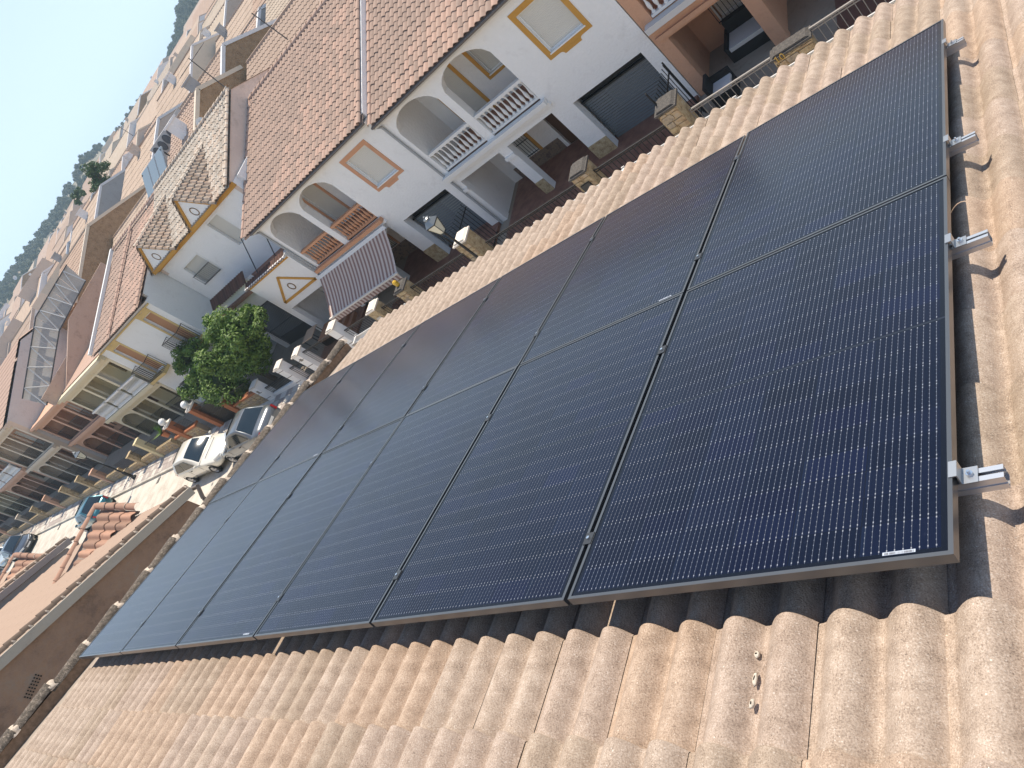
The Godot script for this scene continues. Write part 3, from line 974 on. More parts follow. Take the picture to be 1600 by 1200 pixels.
	# gable walls that close the roof at the sides, carrying cap tiles
	for k in 2:
		mb = MB.new()
		var xx := xr + (0.0 if k == 0 else 7.53 + ext)
		mb.poly(Transform3D(Basis(Vector3(0, 0, 1), Vector3(0, 1, 0), Vector3(-1, 0, 0)), Vector3(xx + 0.215, 0, 0)), PackedVector2Array([Vector2(ez + 0.34, Y.call(5.78)), Vector2(ez + 11.8, Y.call(5.78)), Vector2(ez + 6.0, ey + 2.03), Vector2(ez + 0.34, ey + 0.1)]), 0.21)
		part(h, "gable_wall", mb, white)
	caps(h, Vector3(xr + 0.12, ey + 0.02, ez - 0.02) , Vector3(xr + 0.12, ey + 2.02, ez + 5.9) , roofm[2], 0.085)
	caps(h, Vector3(xr + 0.02, ey + 2.06, ez + 5.95), Vector3(xr + 7.7 + ext, ey + 2.06, ez + 5.95), roofm[2], 0.11)
	caps(h, Vector3(xr + 7.66 + ext, ey + 0.04, ez - 0.02), Vector3(xr + 7.66 + ext, ey + 2.04, ez + 5.9), roofm[3], 0.075)
	# gutter and rainwater pipe
	mb = MB.new()
	mb.tube(Vector3(xr + 0.02, ey - 0.06, ez + 0.0), Vector3(xr + 7.72, ey - 0.06, ez + 0.0), 0.045, 0.045, 8)
	part(h, "gutter", mb, plain("dark_gutter", lin(0.12, 0.10, 0.085), 0.6))
	mb = MB.new()
	mb.path([Vector3(xr + 7.70, ey - 0.08, ez + 0.03), Vector3(xr + 7.70, ey - 0.30, ez + 0.29), Vector3(xr + 7.70, Y.call(2.5), ez + 0.29), Vector3(xr + 7.70, gy, ez + 0.29)], 0.04, 8)
	part(h, "rain_pipe", mb, plain("pipe_grey", lin(0.33, 0.34, 0.34), 0.5))
	return h
func stone_mat() -> StandardMaterial3D:
	return rich("ochre_stone", ntex("stone_t", 256, [[0.02, 1.0], [0.07, 0.8], [0.35, 0.4]], [Color(0.20, 0.13, 0.06), Color(0.36, 0.26, 0.14), Color(0.46, 0.36, 0.21), Color(0.50, 0.42, 0.30)], 6), 1.1, 0.85, nmap("stucco_n", 256, 0.09, 3.0), 0.6)

# ------------------------------------------------------------------ fences, awning, lamps
func fence_bars(label: String, x0: float, x1: float, y0: float, y1: float, z: float, m: Material, wall_h := 0.35, wall_m: Material = null, step := 0.13) -> void:
	var t := thing("iron_fence", label, "fence", Vector3((x0 + x1) * 0.5, y0, z), "front garden fences")
	var mb := MB.new()
	if wall_h > 0.0:
		mb.box(Vector3(x0, y0 - 0.3, z - 0.09), Vector3(x1, y0 + wall_h, z + 0.09))
		part(t, "footing_wall", mb, wall_m)
	grille(t, "fence", x0, x1, y0 + wall_h, y1, z, step, m, false, 0.010, 2)
	mb = MB.new()
	mb.box(Vector3(x0, y1 - 0.01, z - 0.022), Vector3(x1, y1 + 0.025, z + 0.022))
	part(t, "top_rail", mb, m)
func pillar(label: String, x: float, y0: float, y1: float, z: float, w: float, m: Material, cap: Material, group := "gate pillars", d := 0.0) -> Node3D:
	if d == 0.0: d = w
	var t := thing("gate_pillar", label, "pillar", Vector3(x, y0, z), group)
	var mb := MB.new()
	mb.box(Vector3(x - w / 2, y0 - 0.3, z - d / 2), Vector3(x + w / 2, y1 - 0.08, z + d / 2))
	part(t, "shaft", mb, m)
	mb = MB.new()
	mb.box(Vector3(x - w / 2 - 0.04, y1 - 0.08, z - d / 2 - 0.04), Vector3(x + w / 2 + 0.04, y1 - 0.03, z + d / 2 + 0.04))
	mb.poly(Transform3D(Basis(), Vector3(x, y1 - 0.03, z - d / 2)), PackedVector2Array([Vector2(-w / 2, 0), Vector2(w / 2, 0), Vector2(w / 2 - 0.06, 0.05), Vector2(-w / 2 + 0.06, 0.05)]), d)
	part(t, "coping", mb, cap)
	return t
func rubble(t: Node3D, x0: float, x1: float, y0: float, y1: float, z: float, sd: int) -> void:
	# flat stones laid in mortar on a wall face that looks towards -z
	var g := RandomNumberGenerator.new()
	g.seed = sd
	var y := y0
	var ms := [stone_mat(), rich("stone_b", ntex("stone_tb", 128, [[0.03, 1.0], [0.2, 0.5]], [Color(0.26, 0.17, 0.09), Color(0.42, 0.30, 0.17), Color(0.40, 0.33, 0.24)], 12), 0.7, 0.85), rich("stone_c", ntex("stone_tc", 128, [[0.03, 1.0], [0.2, 0.5]], [Color(0.20, 0.16, 0.12), Color(0.34, 0.27, 0.19), Color(0.47, 0.38, 0.25)], 14), 0.7, 0.85)]
	while y < y1 - 0.05:
		var hh := minf(g.randf_range(0.13, 0.2), y1 - y)
		var x := x0
		while x < x1 - 0.04:
			var w := minf(g.randf_range(0.16, 0.34), x1 - x)
			var j := func() -> float: return g.randf_range(0.008, 0.035)
			var mb := MB.new()
			var pts := PackedVector2Array([Vector2(x + j.call(), y + j.call() * 0.6), Vector2(x + w * 0.5, y + 0.008), Vector2(x + w - j.call(), y + j.call() * 0.6), Vector2(x + w - 0.008, y + hh * 0.55), Vector2(x + w - j.call(), y + hh - j.call() * 0.6), Vector2(x + j.call(), y + hh - j.call() * 0.5), Vector2(x + 0.008, y + hh * 0.45)])
			mb.poly(Transform3D(Basis(), Vector3(0, 0, z - g.randf_range(0.018, 0.032))), pts, 0.04)
			part(t, "stone", mb, ms[g.randi() % 3])
			x += w
		y += hh
func lantern(label: String, foot: Vector3, top_y: float, arm: bool) -> void:
	var t := thing("street_lamp", label, "street lamp", foot, "lantern street lamps")
	var black := plain("lamp_black", lin(0.015, 0.015, 0.016), 0.4, 0.3)
	var mb := MB.new()
	mb.lathe(Transform3D(Basis(), foot), [Vector2(0.0, 0), Vector2(0.15, 0), Vector2(0.15, 0.1), Vector2(0.09, 0.18), Vector2(0.09, 0.7), Vector2(0.06, 0.78), Vector2(0.045, 0.8), Vector2(0.035, top_y - foot.y - 0.72), Vector2(0.06, top_y - foot.y - 0.70), Vector2(0.0, top_y - foot.y - 0.66)], 10)
	part(t, "post", mb, black)
	var b := Vector3(foot.x, top_y - 0.68, foot.z)
	var ring := func(r: float, y: float, k: int) -> Vector3: return b + Vector3(cos(TAU * (k + 0.5) / 4) * r, y, sin(TAU * (k + 0.5) / 4) * r)
	var gm := plain("lamp_glass", lin(0.62, 0.60, 0.48), 0.35)
	mb = MB.new()
	for k in 4: mb.bar(ring.call(0.11, 0.0, k), ring.call(0.235, 0.42, k), 0.022, 0.022)
	for k in 4:
		mb.bar(ring.call(0.235, 0.42, k), ring.call(0.235, 0.42, k + 1), 0.03, 0.03)
		mb.bar(ring.call(0.11, 0.0, k), ring.call(0.11, 0.0, k + 1), 0.025, 0.025)
	part(t, "lantern_frame", mb, black)
	for k in 4:
		mb = MB.new()
		mb.quad(ring.call(0.10, 0.01, k), ring.call(0.10, 0.01, k + 1), ring.call(0.225, 0.41, k + 1), ring.call(0.225, 0.41, k))
		part(t, "pane", mb, gm)
	mb = MB.new()
	for k in 4:
		mb.quad(ring.call(0.255, 0.43, k), ring.call(0.255, 0.43, k + 1), ring.call(0.12, 0.58, k + 1), ring.call(0.12, 0.58, k))
		mb.tri(ring.call(0.12, 0.58, k), ring.call(0.12, 0.58, k + 1), b + Vector3(0, 0.62, 0))
	mb.lathe(Transform3D(Basis(), b + Vector3(0, 0.58, 0)), [Vector2(0.09, 0), Vector2(0.10, 0.06), Vector2(0.03, 0.10), Vector2(0.035, 0.13), Vector2(0, 0.16)], 8)
	part(t, "roof_cap", mb, plain("lamp_cap", lin(0.22, 0.24, 0.25), 0.35, 0.4))
func awning() -> void:
	var t := thing("awning", "striped mauve awning pulled out below the salmon balustrade", "awning", Vector3(20.4, 2.2, 15.4))
	var xa := 18.2
	var xb := 22.75
	var yt := 3.13
	var zt := ZF - 0.22
	var yb := 2.18
	var zb2 := 14.95
	var sm := plain("awning_dark", lin(0.27, 0.16, 0.13), 0.9)
	var sl := plain("awning_light", lin(0.56, 0.465, 0.40), 0.9)
	var n := 44
	for k in 2:
		var mb := MB.new()
		for i in n:
			if i % 2 != k: continue
			var rows := []
			for j in 9:
				var f := j / 8.0
				var row := []
				for e in 2:
					var xx := lerpf(xb, xa, (i + e) / float(n))
					row.append(Vector3(xx, lerpf(yt, yb, f) - 0.06 * sin(PI * f) + 0.012 * sin(xx * 9.0) * f, lerpf(zt, zb2, f)))
				rows.append(row)
			mb.grid(rows)
			mb.quad(Vector3(lerpf(xb, xa, i / float(n)), yb - 0.26, zb2 - 0.05), Vector3(lerpf(xb, xa, (i + 1) / float(n)), yb - 0.26, zb2 - 0.05), Vector3(lerpf(xb, xa, (i + 1) / float(n)), yb - 0.05, zb2 - 0.045), Vector3(lerpf(xb, xa, i / float(n)), yb - 0.05, zb2 - 0.045))
		part(t, ["dark_stripes", "light_stripes"][k], mb, [sm, sl][k])
	var mb := MB.new()
	mb.box(Vector3(xa - 0.03, yb - 0.05, zb2 - 0.06), Vector3(xb + 0.03, yb + 0.02, zb2 + 0.01))
	part(t, "front_bar", mb, plain("awning_bar", lin(0.68, 0.64, 0.58), 0.4))
	mb = MB.new()
	mb.box(Vector3(xa - 0.08, yt - 0.02, zt - 0.02), Vector3(xb + 0.08, yt + 0.13, zt + 0.0))
	part(t, "cassette", mb, plain("cassette", lin(0.66, 0.70, 0.74), 0.4))
	mb = MB.new()
	for x in [xa + 0.15, xb - 0.15]: mb.path([Vector3(x, yt - 0.12, zt + 0.2), Vector3(x + (0.5 if x < 20 else -0.5), lerpf(yt, yb, 0.5) - 0.16, 15.7), Vector3(x, yb - 0.02, zb2)], 0.02, 6)
	part(t, "folding_arms", mb, plain("awning_bar", lin(0.68, 0.64, 0.58), 0.4))

func front_gardens() -> void:
	var iron := plain("iron", lin(0.012, 0.012, 0.013), 0.45, 0.3)
	var stone := stone_mat()
	var dark_cap := rich("dark_coping", ntex("coping_t", 128, [[0.05, 1.0], [0.4, 0.7]], [Color(0.04, 0.037, 0.034), Color(0.12, 0.108, 0.095)], 2), 0.5, 0.97)
	var white := stucco("white_wall", Color(0.79, 0.78, 0.76), 0.035)
	var white_cap := plain("white_cap", lin(0.66, 0.60, 0.52), 0.7)
	var brownwall := stucco("brown_footing", Color(0.17, 0.075, 0.05), 0.12)
	# salmon house: stone wall piece with house number, light railing
	var g := 0.55
	var t := pillar("stone-faced garden pier bearing the number 10", 3.84, g, 1.99, ZFENCE, 0.82, stone, dark_cap, "gate pillars", 0.3)
	rubble(t, 3.44, 4.24, g, 1.88, ZFENCE - 0.15, 3)
	var tm := TextMesh.new()
	tm.text = "10"
	var sf := SystemFont.new()
	sf.font_names = PackedStringArray(["Droid Serif"])
	tm.font = sf
	tm.font_size = 26
	tm.pixel_size = 0.0075
	tm.depth = 0.012
	var num := MeshInstance3D.new()
	num.mesh = tm
	num.material_override = plain("brass_no", lin(0.42, 0.27, 0.05), 0.4, 0.4)
	num.name = "house_number"
	t.add_child(num)
	num.position = PZ(1218, 91, ZFENCE - 0.20) - t.position
	num.rotation.y = PI
	var light_iron := plain("grey_rail", lin(0.22, 0.21, 0.20), 0.5, 0.3)
	fence_bars("light grey metal railing in front of the salmon porch", 4.28, 6.32, g, 1.92, ZFENCE, light_iron, 0.3, brownwall, 0.14)
	fence_bars("light grey metal railing beyond the numbered stone pier", 0.9, 3.40, g, 2.0, ZFENCE, light_iron, 0.3, brownwall, 0.14)
	# white house with ochre trim
	t = pillar("stone pier with dark coping beside the garage of the ochre-trimmed house", 6.62, g, 2.46, ZFENCE, 0.5, stone, dark_cap)
	rubble(t, 6.37, 6.87, g, 2.36, ZFENCE - 0.25, 4)
	fence_bars("black iron driveway gate before the ochre-trimmed garage", 6.90, 9.2, g, 1.95, ZFENCE, iron, 0.0, brownwall)
	t = pillar("stone pier with a dark letter box between gate and porch", 9.47, g, 2.3, ZFENCE, 0.5, stone, dark_cap)
	rubble(t, 9.22, 9.72, g, 2.2, ZFENCE - 0.25, 5)
	var mb := MB.new()
	mb.box(Vector3(9.34, 1.62, ZFENCE - 0.33), Vector3(9.62, 1.95, ZFENCE - 0.25))
	single("letter_box", mb, plain("letterbox", lin(0.015, 0.016, 0.018), 0.35), "dark letter box fixed to a stone garden pier", "letter box")
	fence_bars("black iron fence before the ochre-trimmed porch", 9.75, 13.5, g, 1.9, ZFENCE, iron, 0.4, brownwall)
	# tall gate leaf between the two drives
	var gl := thing("open_gate", "black iron gate leaf standing open beside the salmon house", "gate", Vector3(6.9, g, 14.9))
	for k in 10:
		mb = MB.new()
		var z := 14.05 + k * 0.17
		mb.tube(Vector3(6.86, g + 0.1, z), Vector3(6.86, 2.55 - 0.02 * k, z), 0.011, 0.011, 5)
		part(gl, "bar", mb, iron)
	mb = MB.new()
	for y in [0.75, 2.1]: mb.box(Vector3(6.845, y, 14.0), Vector3(6.875, y + 0.03, 15.65))
	mb.tube(Vector3(6.86, g, 14.0), Vector3(6.86, 2.85, 14.0), 0.022, 0.022, 6)
	mb.tube(Vector3(6.86, g, 15.66), Vector3(6.86, 2.4, 15.66), 0.022, 0.022, 6)
	part(gl, "frame", mb, iron)
	# white house with salmon trim
	t = pillar("stone pier with pale coping beside the street lamp", 13.95, 0.65, 2.55, ZFENCE, 0.5, stone, white_cap)
	rubble(t, 13.7, 14.2, 0.65, 2.45, ZFENCE - 0.25, 6)
	fence_bars("black iron fence between the street lamp and the yellow lantern", 14.25, 17.2, 0.7, 2.0, ZFENCE, iron, 0.35, brownwall)
	gl = thing("open_gate", "black iron gate leaf standing open before the salmon-trimmed garage", "gate", Vector3(14.5, 0.7, 14.9))
	for k in 10:
		mb = MB.new()
		var z := 14.05 + k * 0.17
		mb.tube(Vector3(14.5, 0.8, z), Vector3(14.5, 2.7 - 0.02 * k, z), 0.011, 0.011, 5)
		part(gl, "bar", mb, iron)
	mb = MB.new()
	for y in [0.95, 2.3]: mb.box(Vector3(14.485, y, 14.0), Vector3(14.515, y + 0.03, 15.65))
	mb.tube(Vector3(14.5, 0.7, 14.0), Vector3(14.5, 3.05, 14.0), 0.022, 0.022, 6)
	part(gl, "frame", mb, iron)
	t = pillar("grey stone pier under the small yellow wall light", 17.45, 0.7, 2.3, ZFENCE, 0.46, stone, dark_cap)
	rubble(t, 17.22, 17.68, 0.7, 2.2, ZFENCE - 0.23, 7)
	var yl := thing("yellow_light", "small yellow lantern on a garden pier below the awning", "lamp", Vector3(17.45, 2.3, ZFENCE))
	mb = MB.new()
	mb.lathe(Transform3D(Basis(), Vector3(17.45, 2.32, ZFENCE)), [Vector2(0.0, 0), Vector2(0.07, 0.0), Vector2(0.085, 0.05), Vector2(0.085, 0.18), Vector2(0.05, 0.23), Vector2(0, 0.24)], 10)
	part(yl, "shade", mb, plain("yellow_glass", lin(0.62, 0.38, 0.03), 0.3))
	mb = MB.new()
	mb.box(Vector3(17.40, 2.28, ZFENCE - 0.05), Vector3(17.50, 2.325, ZFENCE + 0.05))
	part(yl, "foot", mb, iron)
	fence_bars("black iron fence along the patio under the awning", 17.7, 19.0, 0.75, 1.95, ZFENCE, iron, 0.5, white)
	t = pillar("stone pier with framed plaque below the awning", 19.25, 0.78, 2.25, ZFENCE, 0.46, stone, white_cap)
	mb = MB.new()
	mb.box(Vector3(19.12, 1.55, ZFENCE - 0.25), Vector3(19.38, 1.85, ZFENCE - 0.232))
	part(t, "plaque", mb, plain("plaque", lin(0.55, 0.5, 0.42), 0.6))
	fence_bars("black iron fence at the corner of the awning house", 19.5, 21.4, 0.78, 2.0, ZFENCE, iron, 0.5, white)
	# corner house: three white pillars with gates
	var wl := ["white garden pillar at the corner of the awning house", "white garden pillar bearing a small square bell plate", "white garden pillar beside the dark garden entrance", "low white garden pillar with two dark vents at the stone wall"]
	var wx := [21.65, 24.5, 26.15, 28.75]
	var wy := [2.5, 2.42, 2.38, 2.25]
	for k in 4:
		var gg := ground(wx[k], ZFENCE)
		t = pillar(wl[k], wx[k], gg, wy[k], ZFENCE, 0.42, white, white_cap, "white garden pillars")
		mb = MB.new()
		for q in 3: mb.box(Vector3(wx[k] - 0.215, gg + 0.3 + q * 0.42, ZFENCE - 0.215), Vector3(wx[k] + 0.215, gg + 0.325 + q * 0.42, ZFENCE - 0.21))
		part(t, "joint_band", mb, plain("joint_dark", lin(0.16, 0.13, 0.11), 0.9))
		if k == 1 or k == 3:
			mb = MB.new()
			mb.box(Vector3(wx[k] - 0.09, wy[k] - 0.42, ZFENCE - 0.22), Vector3(wx[k] + 0.06, wy[k] - 0.28, ZFENCE - 0.205))
			part(t, "bell_plate", mb, plain("bell", lin(0.20, 0.18, 0.15), 0.5))
	fence_bars("black iron gate with ornamental top before the gabled house", 21.9, 24.25, 0.85, 2.2, ZFENCE, iron, 0.0, white)
	fence_bars("narrow black iron gate between two white garden pillars", 24.75, 25.9, 0.92, 1.9, ZFENCE, iron, 0.0, white)
	fence_bars("low white wall with iron rail before the dark garden", 26.4, 28.5, 1.0, 1.75, ZFENCE, iron, 0.32, white)

func salmon_house() -> void:
	var h := thing("salmon_house", "salmon house with white balusters and barred porch window", "house", Vector3(3.2, 0.5, ZF), "terraced houses across the street")
	var wall := stucco("salmon_wall", Color(0.56, 0.315, 0.195), 0.05)
	var white := plain("white_rail", lin(0.72, 0.71, 0.68), 0.6)
	var mb := MB.new()
	var z1 := ZF + 0.28
	mb.wall(-2.0, 7.06, 0.2, 5.8, ZF, z1, [[4.9, 6.72, -1.0, 2.42], [1.2, 4.55, -1.0, 2.3], [3.0, 6.7, 3.05, 5.4]])
	part(h, "front_wall", mb, wall)
	mb = MB.new()
	mb.box(Vector3(6.84, 0.2, z1), Vector3(7.04, 5.8, 26.0))
	mb.box(Vector3(-2.0, 2.62, z1), Vector3(6.84, 2.9, 26.0))
	mb.wall(-2.0, 6.84, 0.2, 2.62, 18.2, 18.4, [[4.78, 6.05, 1.15, 2.45]])
	mb.wall(-2.0, 6.84, 2.9, 5.8, 18.2, 18.4, [])
	mb.box(Vector3(4.6, 0.2, z1), Vector3(4.75, 2.62, 18.2))
	part(h, "inner_walls", mb, wall)
	mb = MB.new()
	mb.box(Vector3(4.55, 2.50, ZF - 0.08), Vector3(6.95, 2.62, ZF - 0.002))
	mb.box(Vector3(4.5, 2.74, ZF - 0.12), Vector3(6.98, 2.86, ZF - 0.002))
	part(h, "beam_moulding", mb, wall)
	mb = MB.new()
	mb.box(Vector3(2.9, 2.88, ZF - 0.25), Vector3(6.95, 3.04, ZF - 0.001))
	part(h, "balcony_edge", mb, plain("pale_edge", lin(0.60, 0.58, 0.55), 0.7))
	balustrade(h, 3.02, 6.68, 3.08, 3.85, ZF + 0.06, white)
	shutter_window(h, 4.78, 6.05, 1.15, 2.45, 18.2, white, plain("net_curtain", lin(0.62, 0.60, 0.56), 0.9), 0.06, false)
	grille(h, "window_grille", 4.7, 6.13, 1.1, 2.5, 18.06, 0.115, plain("iron", lin(0.012, 0.012, 0.013), 0.45, 0.3), true)
	mb = MB.new()
	mb.box(Vector3(-2, 0.35, ZFENCE), Vector3(6.84, 0.48, 18.2))
	part(h, "porch_floor", mb, stucco("porch_brown", Color(0.16, 0.075, 0.05), 0.1))
	mb = MB.new()
	var sl := deg_to_rad(18.9)
	corr(mb, Vector3(7.0, 5.9, ZF - 0.35), Vector3(-2, 5.9, ZF - 0.35), Vector3(0, sin(sl), cos(sl)) * 6.2, 0.22, 0.05, 17)
	part(h, "roof", mb, tile_mats("pink_tile", Color(0.385, 0.275, 0.212))[1])
	# outdoor sofa set in the porch
	var wick := plain("wicker", lin(0.012, 0.012, 0.012), 0.7)
	var cush := plain("cushion", lin(0.58, 0.58, 0.57), 0.95)
	var s := thing("garden_sofa", "black wicker sofa with a pale seat cushion in the salmon porch", "sofa", Vector3(5.15, 0.48, 17.4))
	mb = MB.new()
	mb.box(Vector3(4.8, 0.48, 17.0), Vector3(6.0, 0.82, 17.85)); mb.box(Vector3(4.8, 0.48, 17.75), Vector3(6.0, 1.25, 17.95))
	mb.box(Vector3(4.72, 0.48, 17.0), Vector3(4.8, 1.0, 17.9)); mb.box(Vector3(6.0, 0.48, 17.0), Vector3(6.08, 1.0, 17.9))
	part(s, "frame", mb, wick)
	mb = MB.new()
	mb.box(Vector3(4.84, 0.821, 17.0), Vector3(5.97, 0.93, 17.7))
	part(s, "seat_cushion", mb, cush)
	s = thing("garden_chair", "black wicker chair with a pale cushion at the salmon porch edge", "chair", Vector3(6.3, 0.48, 16.3))
	mb = MB.new()
	mb.box(Vector3(5.9, 0.48, 15.5), Vector3(6.5, 0.85, 16.1)); mb.box(Vector3(6.42, 0.85, 15.5), Vector3(6.5, 1.25, 16.1)); mb.box(Vector3(5.9, 0.85, 16.03), Vector3(6.42, 1.1, 16.1))
	part(s, "frame", mb, wick)
	mb = MB.new()
	mb.box(Vector3(5.93, 0.851, 15.53), Vector3(6.41, 0.93, 16.02))
	part(s, "seat_cushion", mb, cush)

# ------------------------------------------------------------------ the gabled corner house
const GA := Vector3(23.08, 0, 18.2)
const GB := Vector3(31.44, 0, 18.2)
func xf(mb: MB, t: Transform3D) -> MB:
	for i in mb.V.size():
		mb.V[i] = t * mb.V[i]
		mb.N[i] = (t.basis * mb.N[i]).normalized()
	return mb
func gpl(px: float, py: float) -> Vector2:        # pixel on the slanted wall -> (along, height)
	var d := (GB - GA).normalized()
	var n := d.cross(Vector3.UP)
	var r := pray(px, py)
	var k := (GA - CAM).dot(n) / r.dot(n)
	var p := CAM + r * k
	return Vector2((p - GA).dot(d), p.y)
func gabled_house() -> void:
	var white := stucco("white_wall", Color(0.79, 0.78, 0.76), 0.035)
	var ochre := stucco("ochre_trim", Color(0.52, 0.27, 0.05), 0.06)
	var h := thing("gabled_house", "white house with two ochre-edged gablets and pale lichened roof tiles", "house", Vector3(27.2, 1.0, 17.5), "terraced houses across the street")
	var d := (GB - GA).normalized()
	var T := Transform3D(Basis(d, Vector3.UP, d.cross(Vector3.UP)), GA)      # local z points back into the house
	var L := (GB - GA).length()
	var w1 := [gpl(322, 441), gpl(288.7, 416), gpl(347, 420)]
	var x0: float = minf(w1[0].x, w1[2].x)
	var x1: float = maxf(w1[0].x, w1[2].x)
	var wy0: float = w1[0].y - 0.05
	var wy1: float = w1[1].y
	var w2 := gpl(362, 362)
	var mb := MB.new()
	mb.wall(0.0, L, 0.5, 7.42, 0.0, 0.28, [[x0, x1, wy0, wy1], [w2.x - 0.5, w2.x + 0.55, w2.y - 0.6, w2.y + 0.9]])
	part(h, "front_wall", xf(mb, T), white)
	mb = MB.new()
	mb.wall(0.0, L, 0.5, 7.42, 5.0, 5.2, [])
	part(h, "rear_wall", xf(mb, T), white)
	mb = MB.new()
	mb.box(Vector3(-0.2, 0.5, 0.28), Vector3(0.0, 7.42, 5.0))
	part(h, "side_wall", xf(mb, T), white)
	mb = MB.new()
	mb.box(Vector3(L - 0.3, 0.5, 0.28), Vector3(L, 7.42, 5.0))
	part(h, "side_wall", xf(mb, T), white)
	mb = MB.new()
	mb.box(Vector3(0, 4.2, 0.5), Vector3(L, 4.3, 5.0))
	part(h, "floor_slab", xf(mb, T), white)
	var shut := plain("shutter_cream", lin(0.60, 0.58, 0.52), 0.6)
	for w in [[x0, x1, wy0, wy1], [w2.x - 0.5, w2.x + 0.55, w2.y - 0.6, w2.y + 0.9]]:
		mb = MB.new()
		mb.box(Vector3(w[0], w[2], 0.13), Vector3(w[1], w[3], 0.15))
		for q in 24:
			var y: float = lerpf(w[2], w[3], q / 24.0)
			mb.box(Vector3(w[0] + 0.03, y + 0.008, 0.118), Vector3(w[1] - 0.03, lerpf(w[2], w[3], (q + 1) / 24.0), 0.13))
		var wn := part(h, "roller_shutter", xf(mb, T), shut)
		mb = MB.new()
		for q in [[w[0] - 0.05, w[0] + 0.03], [w[1] - 0.03, w[1] + 0.05]]: mb.box(Vector3(q[0], w[2], -0.01), Vector3(q[1], w[3] + 0.04, 0.11))
		mb.box(Vector3(w[0] + 0.03, w[3] - 0.03, -0.01), Vector3(w[1] - 0.03, w[3] + 0.04, 0.11))
		part(wn, "frame", xf(mb, T), plain("white_frame", lin(0.74, 0.74, 0.72), 0.45))
	# iron balconette
	var iron := plain("iron", lin(0.012, 0.012, 0.013), 0.45, 0.3)
	mb = MB.new()
	for q in 12: mb.tube(Vector3(x0 + (x1 - x0) * q / 11.0, wy0, -0.10 - 0.1 * sin(PI * 0.0)), Vector3(x0 + (x1 - x0) * q / 11.0, wy0 + 0.62, -0.10), 0.012, 0.012, 5)
	for y in [wy0 + 0.03, wy0 + 0.6]: mb.box(Vector3(x0 - 0.05, y, -0.115), Vector3(x1 + 0.05, y + 0.03, -0.085))
	part(h, "balconette", xf(mb, T), iron)
	# ochre cornice and eave
	mb = MB.new()
	mb.box(Vector3(0.02, 7.26, -0.09), Vector3(L, 7.46, -0.003))
	part(h, "cornice", xf(mb, T), ochre)
	# main roof, pale with lichen
	var lich := tile_mats("lichen_tile", Color(0.36, 0.28, 0.205), 5, 0.22, 0.7)
	var rise := deg_to_rad(20.7)
	mb = MB.new()
	mb.quad(Vector3(L + 0.1, 7.46, -0.3), Vector3(0.0, 7.46, -0.3), Vector3(0.0, 9.03, 3.86), Vector3(L + 0.1, 9.03, 3.86))
	mb.quad(Vector3(L + 0.1, 9.03, 3.86), Vector3(0.0, 9.03, 3.86), Vector3(0.0, 7.5, 8.0), Vector3(L + 0.1, 7.5, 8.0))
	part(h, "roof_deck", xf(mb, T), lich[1])
	for e in 2:
		mb = MB.new()
		mb.poly(Transform3D(Basis(Vector3(0, 0, 1), Vector3(0, 1, 0), Vector3(-1, 0, 0)), Vector3([0.26, L][e], 0, 0)), PackedVector2Array([Vector2(-0.02, [5.0, 6.9][e]), Vector2(-0.02, 7.55), Vector2(3.86, 9.015), Vector2(7.9, 7.52), Vector2(7.9, [5.0, 6.9][e])]), 0.22)
		part(h, "gable_wall", xf(mb, T), stucco("gable_pink", Color(0.62, 0.50, 0.42), 0.08))
	var tr := T * Transform3D(Basis(Vector3(-1, 0, 0), Vector3(0, cos(rise), -sin(rise)), Vector3(0, -sin(rise), -cos(rise))), Vector3(L + 0.1, 7.49, -0.36))
	tiled(h, tr, L + 0.1, 4.48, 0.215, 0.345, 0.06, lich, 260, 5)
	caps(h, T * Vector3(0.0, 9.12, 3.86), T * Vector3(L + 0.1, 9.12, 3.86), lich[3], 0.11)
	caps(h, T * Vector3(0.07, 7.56, -0.3), T * Vector3(0.07, 9.10, 3.8), lich[4], 0.10)
	var gtm := tile_mats("gablet_brown", Color(0.24, 0.17, 0.12), 4, 0.25, 0.35)
	# gablets
	for g in [[gpl(222, 376), gpl(245, 417), gpl(278, 380)], [gpl(278, 302), gpl(301, 347), gpl(341, 309)]]:
		var a: Vector2 = g[0]
		var xa: float = minf(g[1].x, g[2].x)
		var xb: float = maxf(g[1].x, g[2].x)
		var xm := (xa + xb) * 0.5
		var yb := 7.46
		var ya := maxf(a.y, 8.35)
		mb = MB.new()
		var zf := -0.32
		mb.poly(Transform3D(Basis(), Vector3(0, 0, zf)), PackedVector2Array([Vector2(xa, yb), Vector2(xb, yb), Vector2(xm, ya)]), 0.22)
		var gw := part(h, "gablet", xf(mb, T), white)
		mb = MB.new()
		mb.bar(Vector3(xa, yb, zf - 0.02), Vector3(xm, ya, zf - 0.02), 0.14, 0.06, Vector3.BACK)
		mb.bar(Vector3(xb, yb, zf - 0.021), Vector3(xm, ya, zf - 0.021), 0.14, 0.06, Vector3.BACK)
		mb.bar(Vector3(xa - 0.05, yb - 0.02, zf - 0.022), Vector3(xb + 0.05, yb - 0.02, zf - 0.022), 0.16, 0.07, Vector3.BACK)
		part(gw, "ochre_edging", xf(mb, T), ochre)
		mb = MB.new()
		var ring := []
		for q in 13: ring.append(Vector3(xm + cos(TAU * q / 12) * 0.19, yb + 0.36 + sin(TAU * q / 12) * 0.19, zf - 0.005))
		mb.path(ring, 0.022, 6)
		part(gw, "ring_ornament", xf(mb, T), plain("ring", lin(0.20, 0.12, 0.05), 0.7))
		# its little saddle roof running back into the main slope
		var back := (ya - 7.46) / tan(rise) - 0.3
